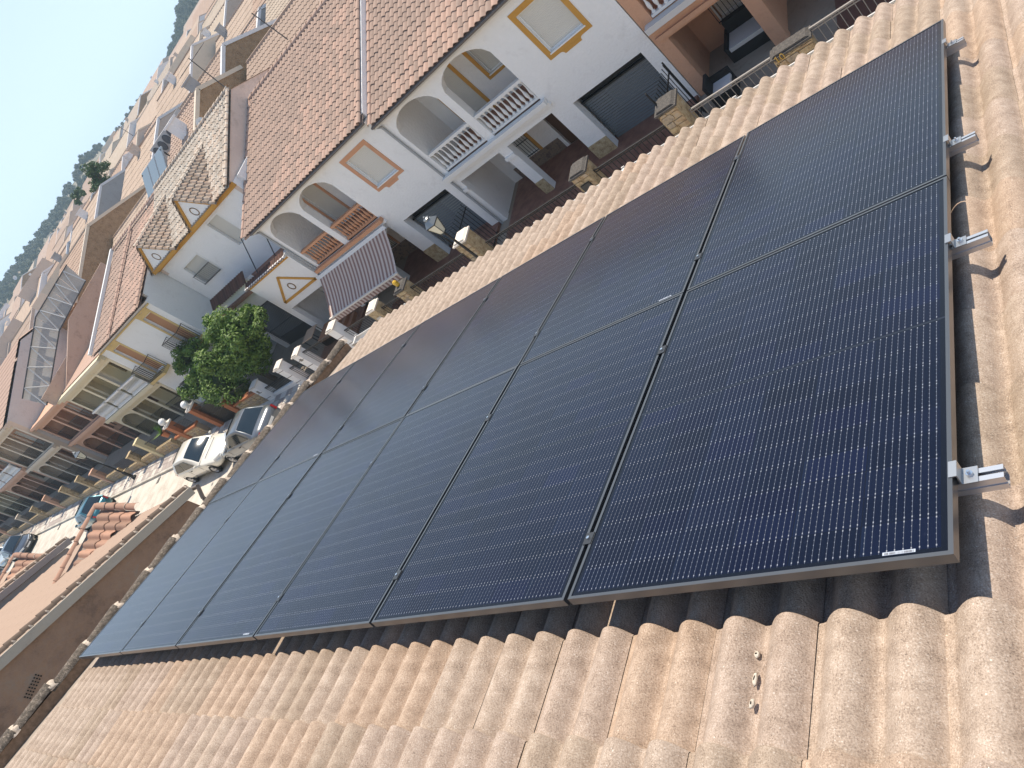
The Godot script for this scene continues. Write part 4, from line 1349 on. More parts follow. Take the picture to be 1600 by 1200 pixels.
		for s in 2:
			var ex := xa - 0.12 if s == 0 else xb + 0.12
			var steps := 6
			var th := tile_mesh(0.2, 1, 0.30, 0.055, 0.018, 5, 0.03)
			for rr in steps:
				for cc in 15:
					# columns step back from the front, rows climb from the eave to the little ridge
					var zz := zf - 0.14 + cc * 0.2
					var f0 := float(rr) / steps
					var hy := lerpf(yb - 0.02, ya + 0.06, f0)
					var reach := zf - 0.14 + (hy - 7.46) / tan(rise) + 0.35
					if zz > reach: continue
					var hx := lerpf(ex, xm, f0)
					var slope := (Vector3(xm - ex, ya + 0.06 - yb, 0)).normalized()
					var dn := -slope
					var cx := Vector3(0, 0, 1) if s == 1 else Vector3(0, 0, -1)
					var ny := dn.cross(cx)
					if ny.y < 0:
						cx = -cx
						ny = dn.cross(cx)
					var orig := Vector3(hx, hy, zz) + slope * 0.30
					if cx.z < 0: orig.z += 0.2
					var bs := Basis(cx, ny, dn)
					inst(h, "gablet_tile", th, gtm[rng.randi() % 4], T * Transform3D(bs, orig))
			mb = MB.new()
			var ez := zf - 0.1
			mb.quad(Vector3(ex, yb - 0.04, ez), Vector3(xm, ya + 0.03, ez), Vector3(xm, ya + 0.03, ez + back + 0.4), Vector3(ex, yb - 0.04, ez + 0.5))
			part(h, "gablet_deck", xf(mb, T), lich[0])
		caps(h, T * Vector3(xm, ya + 0.11, zf - 0.14), T * Vector3(xm, ya + 0.11, zf + back + 0.3), lich[4], 0.08)
	# porch with terrace on top, in the street front
	mb = MB.new()
	mb.wall(22.9, 26.35, 0.5, 4.62, ZF, ZF + 0.25, [[23.15, 25.95, -1, 2.75]])
	part(h, "porch_front", mb, white)
	mb = MB.new()
	var tri := [Vector3(24.5, 4.16, ZF - 0.015), Vector3(23.16, 3.14, ZF - 0.015), Vector3(25.8, 3.12, ZF - 0.015)]
	for k in 3: mb.bar(tri[k], tri[(k + 1) % 3], 0.11, 0.03, Vector3.BACK)
	mb.box(Vector3(22.95, 4.5, ZF - 0.03), Vector3(26.3, 4.56, ZF - 0.001))
	var tp := part(h, "ochre_triangle", mb, ochre)
	mb = MB.new()
	var rg := []
	for q in 13: rg.append(Vector3(24.5 + cos(TAU * q / 12) * 0.17, 3.52 + sin(TAU * q / 12) * 0.17, ZF - 0.01))
	mb.path(rg, 0.024, 6)
	part(tp, "ring_ornament", mb, plain("ring", lin(0.20, 0.12, 0.05), 0.7))
	mb = MB.new()
	mb.box(Vector3(22.9, 4.62, ZF - 0.16), Vector3(26.35, 4.70, ZF + 0.3))
	part(h, "parapet_shelf", mb, white)
	var brown := tile_mats("brown_tile", Color(0.10, 0.05, 0.035), 3)
	for k in 16:
		var o := Transform3D(Basis(Vector3(-1, 0, 0), Vector3(0, 0.9, -0.43), Vector3(0, -0.43, -0.9)), Vector3(26.3 - k * 0.21, 4.78, ZF + 0.12))
		inst(h, "coping_tile", tile_mesh(0.2, 1, 0.34, 0.05, 0.018, 5, 0.0), brown[k % 3], o)
	mb = MB.new()
	mb.wall(26.35, 29.9, 0.5, 4.75, 17.0, 17.2, [[26.6, 29.6, -1, 3.5]])
	mb.box(Vector3(26.1, 0.5, ZF + 0.25), Vector3(26.34, 4.24, 18.18))
	part(h, "terrace_wall", mb, white)
	for k in 16:
		var o := Transform3D(Basis(Vector3(-1, 0, 0), Vector3(0, 0.78, -0.62), Vector3(0, -0.62, -0.78)), Vector3(29.9 - k * 0.215, 5.08, 17.22))
		inst(h, "coping_tile", tile_mesh(0.2, 1, 0.55, 0.05, 0.018, 5, 0.0), brown[k % 3], o)
	mb = MB.new()
	mb.box(Vector3(22.95, 4.25, ZF + 0.25), Vector3(29.9, 4.4, 18.19))
	part(h, "terrace_floor", mb, stucco("terrace_terracotta", Color(0.28, 0.14, 0.09), 0.08))
	mb = MB.new()
	for x in [23.6, 25.2]: mb.tube(Vector3(x, 4.7, ZF + 0.1), Vector3(x - 0.3, 6.0, ZF + 1.0), 0.02, 0.02, 6)
	mb.tube(Vector3(23.3, 6.0, ZF + 1.0), Vector3(24.95, 6.0, ZF + 1.0), 0.018, 0.018, 6)
	part(h, "line_bracket", mb, iron)
	grille(h, "slatted_gate", 26.62, 29.58, 0.9, 3.48, 17.1, 0.10, plain("slat_blue", lin(0.03, 0.035, 0.045), 0.5), false, 0.02, 3)
	mb = MB.new()
	mb.box(Vector3(22.9, 0.7, ZFENCE + 0.2), Vector3(30.6, 0.93, 18.18))
	part(h, "patio_floor", mb, rich("patio_tile", ntex("patio_t", 256, [[0.02, 1.0], [0.1, 0.5], [0.4, 0.3]], [Color(0.11, 0.045, 0.025), Color(0.22, 0.10, 0.055), Color(0.30, 0.16, 0.09)], 21), 2.0, 0.6))
	mb = MB.new()
	for k in 3: mb.box(Vector3(23.4 + k * 0.3, 0.931, 15.4), Vector3(25.4, 1.08 + k * 0.15, 16.3))
	part(h, "steps", mb, stucco("step_terracotta", Color(0.34, 0.17, 0.09), 0.08))
	# a small table on the patio
	var t := thing("patio_table", "small pale-topped table on the brown patio by the tree", "table", Vector3(25.9, 0.93, 15.9))
	mb = MB.new()
	mb.box(Vector3(25.55, 1.62, 15.5), Vector3(26.35, 1.66, 16.2))
	part(t, "top", mb, plain("table_top", lin(0.50, 0.36, 0.25), 0.7))
	for c in [[25.6, 15.55], [26.27, 15.55], [25.6, 16.12], [26.27, 16.12]]:
		mb = MB.new()
		mb.tube(Vector3(c[0], 0.93, c[1]), Vector3(c[0], 1.62, c[1]), 0.02, 0.02, 6)
		part(t, "leg", mb, iron)

# ------------------------------------------------------------------ the house with yellow trimmed french windows
func yellow_house() -> void:
	var wall := stucco("greywhite_wall", Color(0.70, 0.70, 0.67), 0.04)
	var yel := stucco("yellow_trim", Color(0.55, 0.40, 0.16), 0.05)
	var iron := plain("iron", lin(0.012, 0.012, 0.013), 0.45, 0.3)
	var h := thing("yellow_trim_house", "pale house with yellow-framed brown french windows and iron balconies", "house", Vector3(35.1, 1.3, ZF), "terraced houses across the street")
	var ws := [[32.15, 33.15, 4.46, 6.75], [36.65, 37.7, 4.46, 6.75]]
	var mb := MB.new()
	mb.wall(31.46, 38.78, 0.8, 7.2, ZF, ZF + 0.3, ws + [[32.3, 33.5, -1, 3.3], [35.4, 37.9, 1.6, 3.2]])
	part(h, "front_wall", mb, wall)
	mb = MB.new()
	for k in 2:
		mb = MB.new()
		mb.poly(Transform3D(Basis(Vector3(0, 0, 1), Vector3(0, 1, 0), Vector3(-1, 0, 0)), Vector3([31.7, 38.78][k], 0, 0)), PackedVector2Array([Vector2(ZF + 0.3, 0.8), Vector2(27.5, 0.8), Vector2(27.5, 7.2), Vector2(22.2, 8.85), Vector2(ZF + 0.3, 7.44)]), 0.23)
		part(h, "side_wall", mb, wall)
	mb = MB.new()
	mb.box(Vector3(31.7, 0.8, 17.6), Vector3(38.5, 7.2, 17.7))
	part(h, "inner_wall", mb, wall)
	var brown := plain("shutter_brown", lin(0.36, 0.175, 0.075), 0.6)
	for w in ws:
		shutter_window(h, w[0], w[1], w[2], w[3], ZF, yel, brown, 0.17, false)
		mb = MB.new()
		mb.poly(Transform3D(Basis(), Vector3(0, 0, ZF - 0.03)), PackedVector2Array([Vector2(w[0] - 0.17, w[3] + 0.172), Vector2(w[1] + 0.17, w[3] + 0.172), Vector2(w[1] + 0.2, w[3] + 0.3), Vector2((w[0] + w[1]) / 2, w[3] + 0.24), Vector2(w[0] - 0.2, w[3] + 0.3)]), 0.028)
		part(h, "window_crest", mb, yel)
		var b0: float = w[0] - 0.45
		var b1: float = w[1] + 0.5
		mb = MB.new()
		mb.box(Vector3(b0, w[2] - 0.18, ZF - 0.55), Vector3(b1, w[2] - 0.02, ZF - 0.001))
		var bs := part(h, "balcony_slab", mb, yel)
		mb = MB.new()
		var n := int((b1 - b0) / 0.11)
		for k in n + 1: mb.tube(Vector3(lerpf(b0 + 0.03, b1 - 0.03, k / float(n)), w[2] - 0.02, ZF - 0.52), Vector3(lerpf(b0 + 0.03, b1 - 0.03, k / float(n)), w[2] + 0.98, ZF - 0.52), 0.011, 0.011, 5)
		for x in [b0 + 0.03, b1 - 0.03]:
			for k in 5: mb.tube(Vector3(x, w[2] - 0.02, ZF - 0.02 - 0.1 * k), Vector3(x, w[2] + 0.98, ZF - 0.02 - 0.1 * k), 0.011, 0.011, 5)
			mb.box(Vector3(x - 0.012, w[2] + 0.97, ZF - 0.53), Vector3(x + 0.012, w[2] + 1.0, ZF))
		for y in [w[2] + 0.08, w[2] + 0.97]: mb.box(Vector3(b0 + 0.02, y, ZF - 0.535), Vector3(b1 - 0.02, y + 0.03, ZF - 0.505))
		part(bs, "balcony_railing", mb, iron)
	mb = MB.new()
	mb.box(Vector3(32.0, 3.3, ZF - 0.02), Vector3(33.8, 3.48, ZF - 0.001))
	mb.box(Vector3(31.5, 7.02, ZF - 0.06), Vector3(38.7, 7.1, ZF - 0.001))
	part(h, "yellow_bands", mb, yel)
	mb = MB.new()
	mb.box(Vector3(32.3, 0.8, ZF + 0.2), Vector3(33.5, 3.3, ZF + 0.25))
	part(h, "front_door", mb, plain("door_wood", lin(0.10, 0.045, 0.02), 0.4))
	mb = MB.new()
	mb.box(Vector3(35.4, 1.6, ZF + 0.2), Vector3(37.9, 3.2, ZF + 0.25))
	var gw := part(h, "ground_window", mb, glass())
	grille(gw, "window_grille", 35.4, 37.9, 1.6, 3.2, ZF - 0.1, 0.14, iron)
	# roof: a handful of coarse tile courses, with a cap line down the middle
	var pm := tile_mats("pink_tile", Color(0.385, 0.275, 0.212))
	var sl := atan2(8.9 - 7.37, 6.1)
	mb = MB.new()
	mb.quad(Vector3(38.75, 7.28, ZF - 0.35), Vector3(31.45, 7.28, ZF - 0.35), Vector3(31.45, 8.86, 22.2), Vector3(38.75, 8.86, 22.2))
	mb.quad(Vector3(38.75, 8.86, 22.2), Vector3(31.45, 8.86, 22.2), Vector3(31.45, 7.2, 27.6), Vector3(38.75, 7.2, 27.6))
	part(h, "roof_deck", mb, pm[0])
	tiled(h, Transform3D(Basis(Vector3(-1, 0, 0), Vector3(0, cos(sl), -sin(sl)), Vector3(0, -sin(sl), -cos(sl))), Vector3(38.7, 7.32, ZF - 0.38)), 7.1, 6.3, 0.23, 0.37, 0.06, pm, 300, 5)
	caps(h, Vector3(31.5, 7.42, ZF - 0.35), Vector3(31.5, 8.95, 22.2), pm[3], 0.10)
	caps(h, Vector3(35.6, 7.45, ZF - 0.3), Vector3(35.6, 8.98, 22.1), pm[3], 0.09)
	caps(h, Vector3(31.5, 8.97, 22.2), Vector3(38.7, 8.97, 22.2), pm[2], 0.11)
	mb = MB.new()
	mb.bar(Vector3(38.72, 7.48, ZF - 0.3), Vector3(38.72, 9.05, 22.2), 0.22, 0.16)
	part(h, "white_verge", mb, plain("white_cap2", lin(0.70, 0.69, 0.66), 0.8))

# ------------------------------------------------------------------ porch houses further up the street
func porch_house(called: String, label: String, x0: float, x1: float, top: float, slab: float, wall: Material, inner: Material, rail: int, bays: int, roof: bool, zf := ZF, side: Material = null) -> Node3D:
	var g := ground((x0 + x1) / 2, ZF)
	var h := thing(called, label, "house", Vector3((x0 + x1) / 2, g, zf), "terraced houses across the street")
	var iron := plain("iron", lin(0.012, 0.012, 0.013), 0.45, 0.3)
	var mb := MB.new()
	var holes := []
	var bw := (x1 - x0 - 0.3) / bays
	for k in bays:
		holes.append([x0 + 0.3 + k * bw, x0 + 0.3 + (k + 1) * bw - 0.3, slab + 0.15, top - 0.55])
		holes.append([x0 + 0.3 + k * bw, x0 + 0.3 + (k + 1) * bw - 0.3, g - 3, slab - 0.5, 0.35 if k == bays - 1 else 0.0])
	mb.wall(x0, x1, g - 0.4, top, zf, zf + 0.28, holes)
	part(h, "front_wall", mb, wall)
	mb = MB.new()
	var zb := zf + 1.7
	mb.box(Vector3(x0, g - 0.4, zf + 0.28), Vector3(x0 + 0.22, top, 27.0))
	part(h, "side_wall", mb, side if side else wall)
	mb = MB.new()
	mb.box(Vector3(x1 - 0.22, g - 0.4, zf + 0.28), Vector3(x1, top, 27.0))
	part(h, "side_wall", mb, wall)
	mb = MB.new()
	mb.box(Vector3(x0 + 0.22, slab - 0.25, zf + 0.28), Vector3(x1 - 0.22, slab, 27.0))
	mb.box(Vector3(x0 + 0.22, top - 0.15, zf + 0.28), Vector3(x1 - 0.22, top - 0.02, 27.0))
	part(h, "floor_slabs", mb, wall)
	mb = MB.new()
	var ih := []
	for k in bays:
		var cx := x0 + 0.15 + (k + 0.5) * bw
		ih.append([cx - 0.55, cx + 0.55, slab + (0.0 if k % 2 == 0 else 0.8), slab + 2.1])
		ih.append([cx - 0.5, cx + 0.5, g if k % 2 == 1 else g + 0.8, g + 2.2])
	mb.wall(x0 + 0.22, x1 - 0.22, g - 0.4, top - 0.15, zb, zb + 0.2, ih)
	part(h, "porch_wall", mb, inner)
	var shut := plain("shutter_cream", lin(0.60, 0.58, 0.52), 0.6)
	var wood := plain("door_wood", lin(0.10, 0.045, 0.02), 0.4)
	for k in ih.size():
		mb = MB.new()
		mb.box(Vector3(ih[k][0], ih[k][2], zb + 0.1), Vector3(ih[k][1], ih[k][3], zb + 0.13))
		part(h, "shutter" if k % 2 == 0 else "door", mb, shut if k % 4 == 0 else wood)
	mb = MB.new()
	mb.box(Vector3(x0 - 0.02, slab - 0.12, zf - 0.32), Vector3(x1 + 0.02, slab + 0.1, zf - 0.002))
	mb.box(Vector3(x0, slab - 0.3, zf - 0.12), Vector3(x1, slab - 0.122, zf - 0.002))
	part(h, "balcony_edge", mb, wall)
	mb = MB.new()
	mb.box(Vector3(x0 - 0.02, top - 0.12, zf - 0.4), Vector3(x1 + 0.02, top + 0.05, zf - 0.002))
	mb.box(Vector3(x0, top - 0.3, zf - 0.2), Vector3(x1, top - 0.122, zf - 0.002))
	part(h, "cornice", mb, wall)
	if rail == 1:
		var wr := plain("white_rail", lin(0.72, 0.71, 0.68), 0.6)
		for k in bays: balustrade(h, holes[k * 2][0], holes[k * 2][1], slab + 0.12, slab + 0.98, zf - 0.14, wr, 0.16, 0.16)
	else:
		for k in bays: grille(h, "balcony_railing", holes[k * 2][0], holes[k * 2][1], slab + 0.12, slab + 1.05, zf + 0.08, 0.12, iron, false, 0.011, 2)
	for k in bays:
		grille(h, "porch_grille", holes[k * 2 + 1][0], holes[k * 2 + 1][1], g, g + 1.15, zf + 0.1, 0.16, iron, false, 0.012, 2)
	if roof:
		mb = MB.new()
		corr(mb, Vector3(x1, top + 0.08, zf - 0.3), Vector3(x0, top + 0.08, zf - 0.3), Vector3(0, 1.9, 6.0), 0.24, 0.05, 15)
		corr(mb, Vector3(x0, top + 0.1, zf + 11.7), Vector3(x1, top + 0.1, zf + 11.7), Vector3(0, 1.88, -6.0), 0.24, 0.05, 1)
		for x in [x0 + 0.2, x1]:
			var gb := MB.new()
			gb.poly(Transform3D(Basis(Vector3(0, 0, 1), Vector3(0, 1, 0), Vector3(-1, 0, 0)), Vector3(x, 0, 0)), PackedVector2Array([Vector2(zf, top), Vector2(zf + 11.2, top), Vector2(zf + 5.7, top + 1.85)]), 0.2)
			part(h, "gable_wall", gb, side if side else wall)
		part(h, "roof", mb, tile_mats("pink_tile", Color(0.385, 0.275, 0.212))[rng.randi() % 4])
	# garden wall with rubble facing, railing and pillars
	var gx := x0 + 0.3
	mb = MB.new()
	mb.box(Vector3(x0, g - 0.4, ZFENCE - 0.1), Vector3(x1, g + 0.62, ZFENCE + 0.1))
	part(h, "garden_wall", mb, stone_mat())
	grille(h, "garden_railing", x0 + 0.2, x1 - 0.2, g + 0.62, g + 1.3, ZFENCE, 0.16, iron, false, 0.011, 2)
	rubble(h, x0, x1, g + 0.08, g + 0.6, ZFENCE - 0.1, int(x0))
	var pos := [0.30, 0.62] if int(x0) % 2 == 0 else [0.02, 0.52]
	for k in pos.size():
		mb = MB.new()
		var px := lerpf(x0 + 0.2, x1 - 0.2, pos[k])
		var ph := g + 1.25 + 0.2 * ((k * 7 + int(x0)) % 3)
		mb.box(Vector3(px - 0.17, g - 0.4, ZFENCE - 0.18), Vector3(px + 0.17, ph, ZFENCE + 0.18))
		mb.box(Vector3(px - 0.21, ph, ZFENCE - 0.22), Vector3(px + 0.21, ph + 0.07, ZFENCE + 0.22))
		part(h, "garden_pillar", mb, [inner, stone_mat()][(k + int(x0)) % 2])
	return h

# ------------------------------------------------------------------ street
func street() -> void:
	var mb := MB.new()
	var xs := []
	var x := -120.0
	while x < 420.0:
		xs.append(x)
		x += 10.0
	var zs := [-140.0, -60.0, -20.0, 0.0, 6.0, 12.6, 14.0, 18.0, 22.0, 26.0, 30.0, 36.0, 44.0, 54.0, 66.0, 80.0, 100.0, 130.0, 170.0, 220.0, 300.0, 420.0]
	var rows := []
	for z in zs:
		var row := []
		for xx in xs: row.append(Vector3(xx, ground(xx, z) - 0.02, z))
		rows.append(row)
	rows.reverse()
	mb.grid(rows)
	struct("ground", mb, stucco("earth", Color(0.30, 0.25, 0.19), 0.12))
	var strip := func(z0: float, z1: float, dy: float, m: Material, called: String) -> void:
		var b := MB.new()
		var rr := []
		for z in [z1, z0]:
			var row := []
			for k in 60: row.append(Vector3(-40.0 + k * 3.0, ground(-40.0 + k * 3.0, 10) + dy, z))
			rr.append(row)
		b.grid(rr)
		if dy > 0.06:
			var r2 := []
			for y in [dy, -0.05]:
				var row := []
				for k in 60: row.append(Vector3(-40.0 + k * 3.0, ground(-40.0 + k * 3.0, 10) + y, z0 if z0 > 10 else z1))
				r2.append(row)
			b.grid(r2)
		struct(called, b, m)
	var conc := rich("road_m", ntex("road_t", 512, [[0.008, 1.0], [0.05, 0.5], [0.4, 0.5]], [Color(0.36, 0.31, 0.25), Color(0.50, 0.455, 0.385), Color(0.56, 0.52, 0.45)], 31), 4.0, 0.92)
	strip.call(6.6, KERB, 0.0, conc, "road")
	strip.call(4.3, 6.6, 0.12, conc, "near_pavement")
	strip.call(KERB + 0.16, ZFENCE + 0.1, 0.10, stucco("pave_bed", Color(0.26, 0.22, 0.18), 0.1), "far_pavement")
	# kerb stones
	var kerb := thing("kerb", "pale stone kerb along the far pavement", "kerb", Vector3(30, 1.1, KERB))
	var km := [stucco("kerb_a", Color(0.47, 0.44, 0.38), 0.08), stucco("kerb_b", Color(0.40, 0.37, 0.32), 0.08)]
	for k in 62:
		var x0 := 18.0 + k * 0.9
		mb = MB.new()
		mb.bar(Vector3(x0 + 0.01, ground(x0, 10) + 0.05, KERB + 0.075), Vector3(x0 + 0.89, ground(x0 + 0.9, 10) + 0.05, KERB + 0.075), 0.16, 0.15)
		part(kerb, "kerb_stone", mb, km[k % 2])
	# paving slabs
	var pv: Node = get_node("far_pavement")
	var sm := []
	for k in 4:
		var c: Color = [Color(0.52, 0.48, 0.42), Color(0.45, 0.41, 0.36), Color(0.33, 0.28, 0.25), Color(0.56, 0.52, 0.46)][k]
		sm.append(stucco("slab%d" % k, c, 0.07))
	var st := MB.new()
	st.box(Vector3(0.01, 0, 0.01), Vector3(0.49, 0.03, 0.39))
	var sme := st.done()
	for k in 98:
		for j in 3:
			var x0 := 20.0 + k * 0.5
			var idx := 2 if (k + j) % 2 == 0 and k % 7 < 4 else rng.randi() % 4
			inst(pv, "paving_slab", sme, sm[idx], Transform3D(Basis(Vector3(1, 0.037, 0).normalized(), Vector3(-0.037, 1, 0).normalized(), Vector3(0, 0, 1)), Vector3(x0, ground(x0, 10) + 0.088, KERB + 0.17 + j * 0.40)))
	# drain covers and iron slots in the gutter line
	for p in [[40.5, 12.0, 1.1], [59.0, 12.05, 1.3]]:
		mb = MB.new()
		for q in 8: mb.bar(Vector3(p[0] + q * p[2] / 8.0, ground(p[0], 10) + 0.008, p[1]), Vector3(p[0] + q * p[2] / 8.0, ground(p[0], 10) + 0.008, p[1] + 0.4), 0.07, 0.012)
		single("drain_grate", mb, plain("iron", lin(0.012, 0.012, 0.013), 0.45, 0.3), "dark iron drain grate by the far kerb %s" % ("beside the white car's rear" if p[0] < 45 else "between the teal and the dark car"), "drain grate")

# ------------------------------------------------------------------ cars
func car(label: String, cx: float, cz: float, front: float, paint: Material, L: float, W: float, H: float, sedan := false) -> void:
	var g := ground(cx, 10)
	var t := thing("parked_car", label, "car", Vector3(cx, g, cz), "cars parked along the far kerb")
	t.basis = Basis(Vector3(front, 0.037 * front, 0).normalized(), Vector3(-0.037, 1, 0).normalized(), Vector3(0, 0, front)).orthonormalized()
	# local: +x to the bonnet, y up
	var hl := L / 2
	var st := [[-hl, 0.70, 0.34, 0.62], [-hl + 0.06, 0.86, 0.26, 0.84], [-hl + 0.35, 0.96, 0.22, 0.93 if not sedan else 0.95], [-hl * 0.5, 1.0, 0.2, 0.92], [0.0, 1.0, 0.2, 0.90], [hl * 0.34, 1.0, 0.2, 0.885], [hl * 0.60, 0.985, 0.21, 0.80], [hl * 0.85, 0.93, 0.24, 0.70], [hl - 0.10, 0.84, 0.28, 0.60], [hl, 0.62, 0.34, 0.50]]
	var rows := []
	for s in st:
		var w: float = W / 2 * s[1]
		var yb: float = s[2]
		var yt: float = s[3] * H / 1.43
		var row := []
		var prof := [[0.0, yb], [0.80, yb], [0.95, yb + 0.06], [1.0, lerpf(yb, yt, 0.35)], [1.005, lerpf(yb, yt, 0.55)], [0.975, lerpf(yb, yt, 0.85)], [0.90, yt - 0.01], [0.6, yt + 0.022], [0.0, yt + 0.03]]
		for k in prof.size(): row.append(Vector3(s[0], prof[k][1], prof[k][0] * w))
		for k in range(prof.size() - 2, -1, -1): row.append(Vector3(s[0], prof[k][1], -prof[k][0] * w))
		rows.append(row)
	var mb := MB.new()
	mb.grid(rows)
	for e in [0, rows.size() - 1]:
		var r: Array = rows[e]
		for k in range(r.size() - 1): mb.tri(Vector3(st[e][0], 0.45, 0), r[k], r[k + 1])
	part(t, "body", mb, paint, true)
	# glasshouse
	var belt := 0.90 * H / 1.43
	var xf0 := hl * 0.38
	var xf1 := hl * 0.0 - 0.02
	var xr1 := -hl * 0.62 if not sedan else -hl * 0.45
	var xr0 := -hl + 0.16 if not sedan else -hl * 0.76
	var wb := W / 2 * 0.93
	var wt := W / 2 * 0.70
	var sec := [[xf0, 0.0], [lerpf(xf0, xf1, 0.5), 0.53], [xf1, 0.93], [lerpf(xf1, xr1, 0.35), 1.0], [lerpf(xf1, xr1, 0.75), 0.99], [xr1, 0.92], [lerpf(xr1, xr0, 0.55), 0.48], [xr0, 0.0]]
	rows = []
	for s in sec:
		var y: float = lerpf(belt, H, s[1])
		var w: float = lerpf(wb, wt, s[1])
		rows.append([Vector3(s[0], belt - 0.03, wb), Vector3(s[0], y - 0.03, w), Vector3(s[0], y, w * 0.88), Vector3(s[0], y + 0.02, 0), Vector3(s[0], y, -w * 0.88), Vector3(s[0], y - 0.03, -w), Vector3(s[0], belt - 0.03, -wb)])
	rows.reverse()
	mb = MB.new()
	mb.grid(rows)
	var cab := part(t, "cabin", mb, paint, true)
	var gl := plain("car_glass", lin(0.016, 0.024, 0.026), 0.04)
	gl.metallic_specular = 0.7
	var at := func(f0: float, f1: float, sx: float) -> Vector3:      # on windscreen plane
		return Vector3.ZERO
	# screens: bands following the section at its own slope
	for e in 2:
		mb = MB.new()
		var seg := [0, 1, 2] if e == 0 else [7, 6, 5]
		var rr := []
		for k in seg:
			var y: float = lerpf(belt, H, sec[k][1])
			var w: float = lerpf(wb, wt, sec[k][1]) * 0.84
			var off := Vector3(0.012 if e == 0 else -0.012, 0.016, 0)
			var row := []
			for q in 5:
				var f := -1.0 + q * 0.5
				row.append(Vector3(sec[k][0], y + 0.02 * (1.0 - f * f) + 0.004, w * f) + off)
			rr.append(row)
		rr[0] = rr[0].map(func(v): return v.lerp(rr[1][2] * Vector3(1, 1, 0) + Vector3(0, 0, v.z), 0.10))
		mb.grid(rr)
		part(t, "windscreen" if e == 0 else "rear_window", mb, gl, true)
	for sgn in [-1.0, 1.0]:
		for seg in [[0.10, 0.52], [0.56, 0.92]]:
			mb = MB.new()
			var a: float = seg[0]
			var b: float = seg[1]
			var lo := func(f: float) -> Vector3: return Vector3(lerpf(xf0 - 0.12, xr0 + 0.12, f), belt + 0.02, sgn * (wb + 0.006))
			var hi := func(f: float) -> Vector3: return Vector3(lerpf(xf1 - 0.04, xr1 + 0.04, f), belt + (H - belt) * 0.80, sgn * (lerpf(wb, wt, 0.80) + 0.012))
			mb.quad(lo.call(a), lo.call(b), hi.call(b), hi.call(a))
			part(t, "side_window", mb, gl, true)
	# wheels
	var tyre := plain("tyre", lin(0.012, 0.012, 0.012), 0.85)
	var rim := plain("rim", lin(0.42, 0.42, 0.43), 0.35, 0.7)
	for wx in [hl - 0.80, -hl + 0.74]:
		for sgn in [-1.0, 1.0]:
			var c := Vector3(wx, 0.30, sgn * (W / 2 - 0.10))
			var tb := Transform3D(Basis(Vector3(1, 0, 0), Vector3(0, 0, sgn), Vector3(0, -sgn, 0)), c)
			mb = MB.new()
			mb.lathe(tb, [Vector2(0.0, -0.1), Vector2(0.27, -0.1), Vector2(0.30, -0.06), Vector2(0.30, 0.06), Vector2(0.275, 0.105), Vector2(0.19, 0.105), Vector2(0.18, 0.08)], 20)
			var wh := part(t, "wheel", mb, tyre, true)
			mb = MB.new()
			for k in 5:
				var a := TAU * k / 5.0
				mb.bar(tb * Vector3(0, 0.098, 0), tb * Vector3(cos(a) * 0.185, 0.09, sin(a) * 0.185), 0.055, 0.02, tb.basis.y)
			mb.lathe(tb, [Vector2(0.165, 0.08), Vector2(0.19, 0.107), Vector2(0.198, 0.09)], 20)
			part(wh, "rim", mb, rim, true)
			mb = MB.new()
			mb.lathe(Transform3D(tb.basis, c + Vector3(0, 0.02, sgn * 0.068)), [Vector2(0.0, 0.0), Vector2(0.355, 0.0), Vector2(0.355, 0.025)], 22)
			part(t, "wheel_arch", mb, plain("arch_black", lin(0.006, 0.006, 0.006), 0.95), true)
	# door gaps, handles and rubbing strips
	var gap := plain("panel_gap", lin(0.01, 0.01, 0.01), 0.9)
	for sgn in [-1.0, 1.0]:
		mb = MB.new()
		var zz: float = sgn * (W / 2 * 1.003)
		for gx in [hl * 0.33, -hl * 0.22]: mb.obx(Transform3D(Basis(), Vector3(gx, 0.58, zz)), Vector3(0.009, 0.52, 0.008))
		mb.obx(Transform3D(Basis(), Vector3(hl * 0.055, 0.325, zz)), Vector3(hl * 0.55, 0.008, 0.008))
		part(t, "door_gap", mb, gap, true)
		mb = MB.new()
		mb.obx(Transform3D(Basis(), Vector3(0.0, 0.50, sgn * (W / 2 * 1.004))), Vector3(L * 0.52, 0.05, 0.014))
		part(t, "rubbing_strip", mb, paint, true)
		mb = MB.new()
		mb.obx(Transform3D(Basis(), Vector3(-hl * 0.12, 0.76, sgn * (W / 2 * 0.992))), Vector3(0.16, 0.03, 0.03))
		part(t, "door_handle", mb, gap, true)
	mb = MB.new()
	mb.obx(Transform3D(Basis(Vector3(0, 0, 1), -0.10), Vector3(hl * 0.58, 0.875 * H / 1.43, 0)), Vector3(0.008, 0.02, W * 0.66))
	part(t, "bonnet_gap", mb, gap, true)
	# lamps, grille, plates, mirrors, bumper strip
	var lampm := plain("headlamp", lin(0.55, 0.57, 0.58), 0.08, 0.3)
	var red := plain("tail_red", lin(0.35, 0.01, 0.01), 0.2)
	var blk := plain("trim_black", lin(0.015, 0.015, 0.015), 0.6)
	for sgn in [-1.0, 1.0]:
		mb = MB.new()
		mb.bar(Vector3(hl - 0.03, 0.60 * H / 1.43 - 0.02, sgn * W * 0.20), Vector3(hl - 0.22, 0.66 * H / 1.43, sgn * W * 0.41), 0.13, 0.10)
		part(t, "headlight", mb, lampm, true)
		mb = MB.new()
		mb.bar(Vector3(-hl + 0.03, 0.58, sgn * W * 0.38), Vector3(-hl + 0.10, 0.86, sgn * W * 0.395), 0.13, 0.09, Vector3.BACK)
		part(t, "tail_light", mb, red, true)
		mb = MB.new()
		mb.ball(Vector3(xf0 - 0.18, belt + 0.06, sgn * (W / 2 + 0.07)), Vector3(0.07, 0.06, 0.10), 8)
		part(t, "wing_mirror", mb, paint, true)
	mb = MB.new()
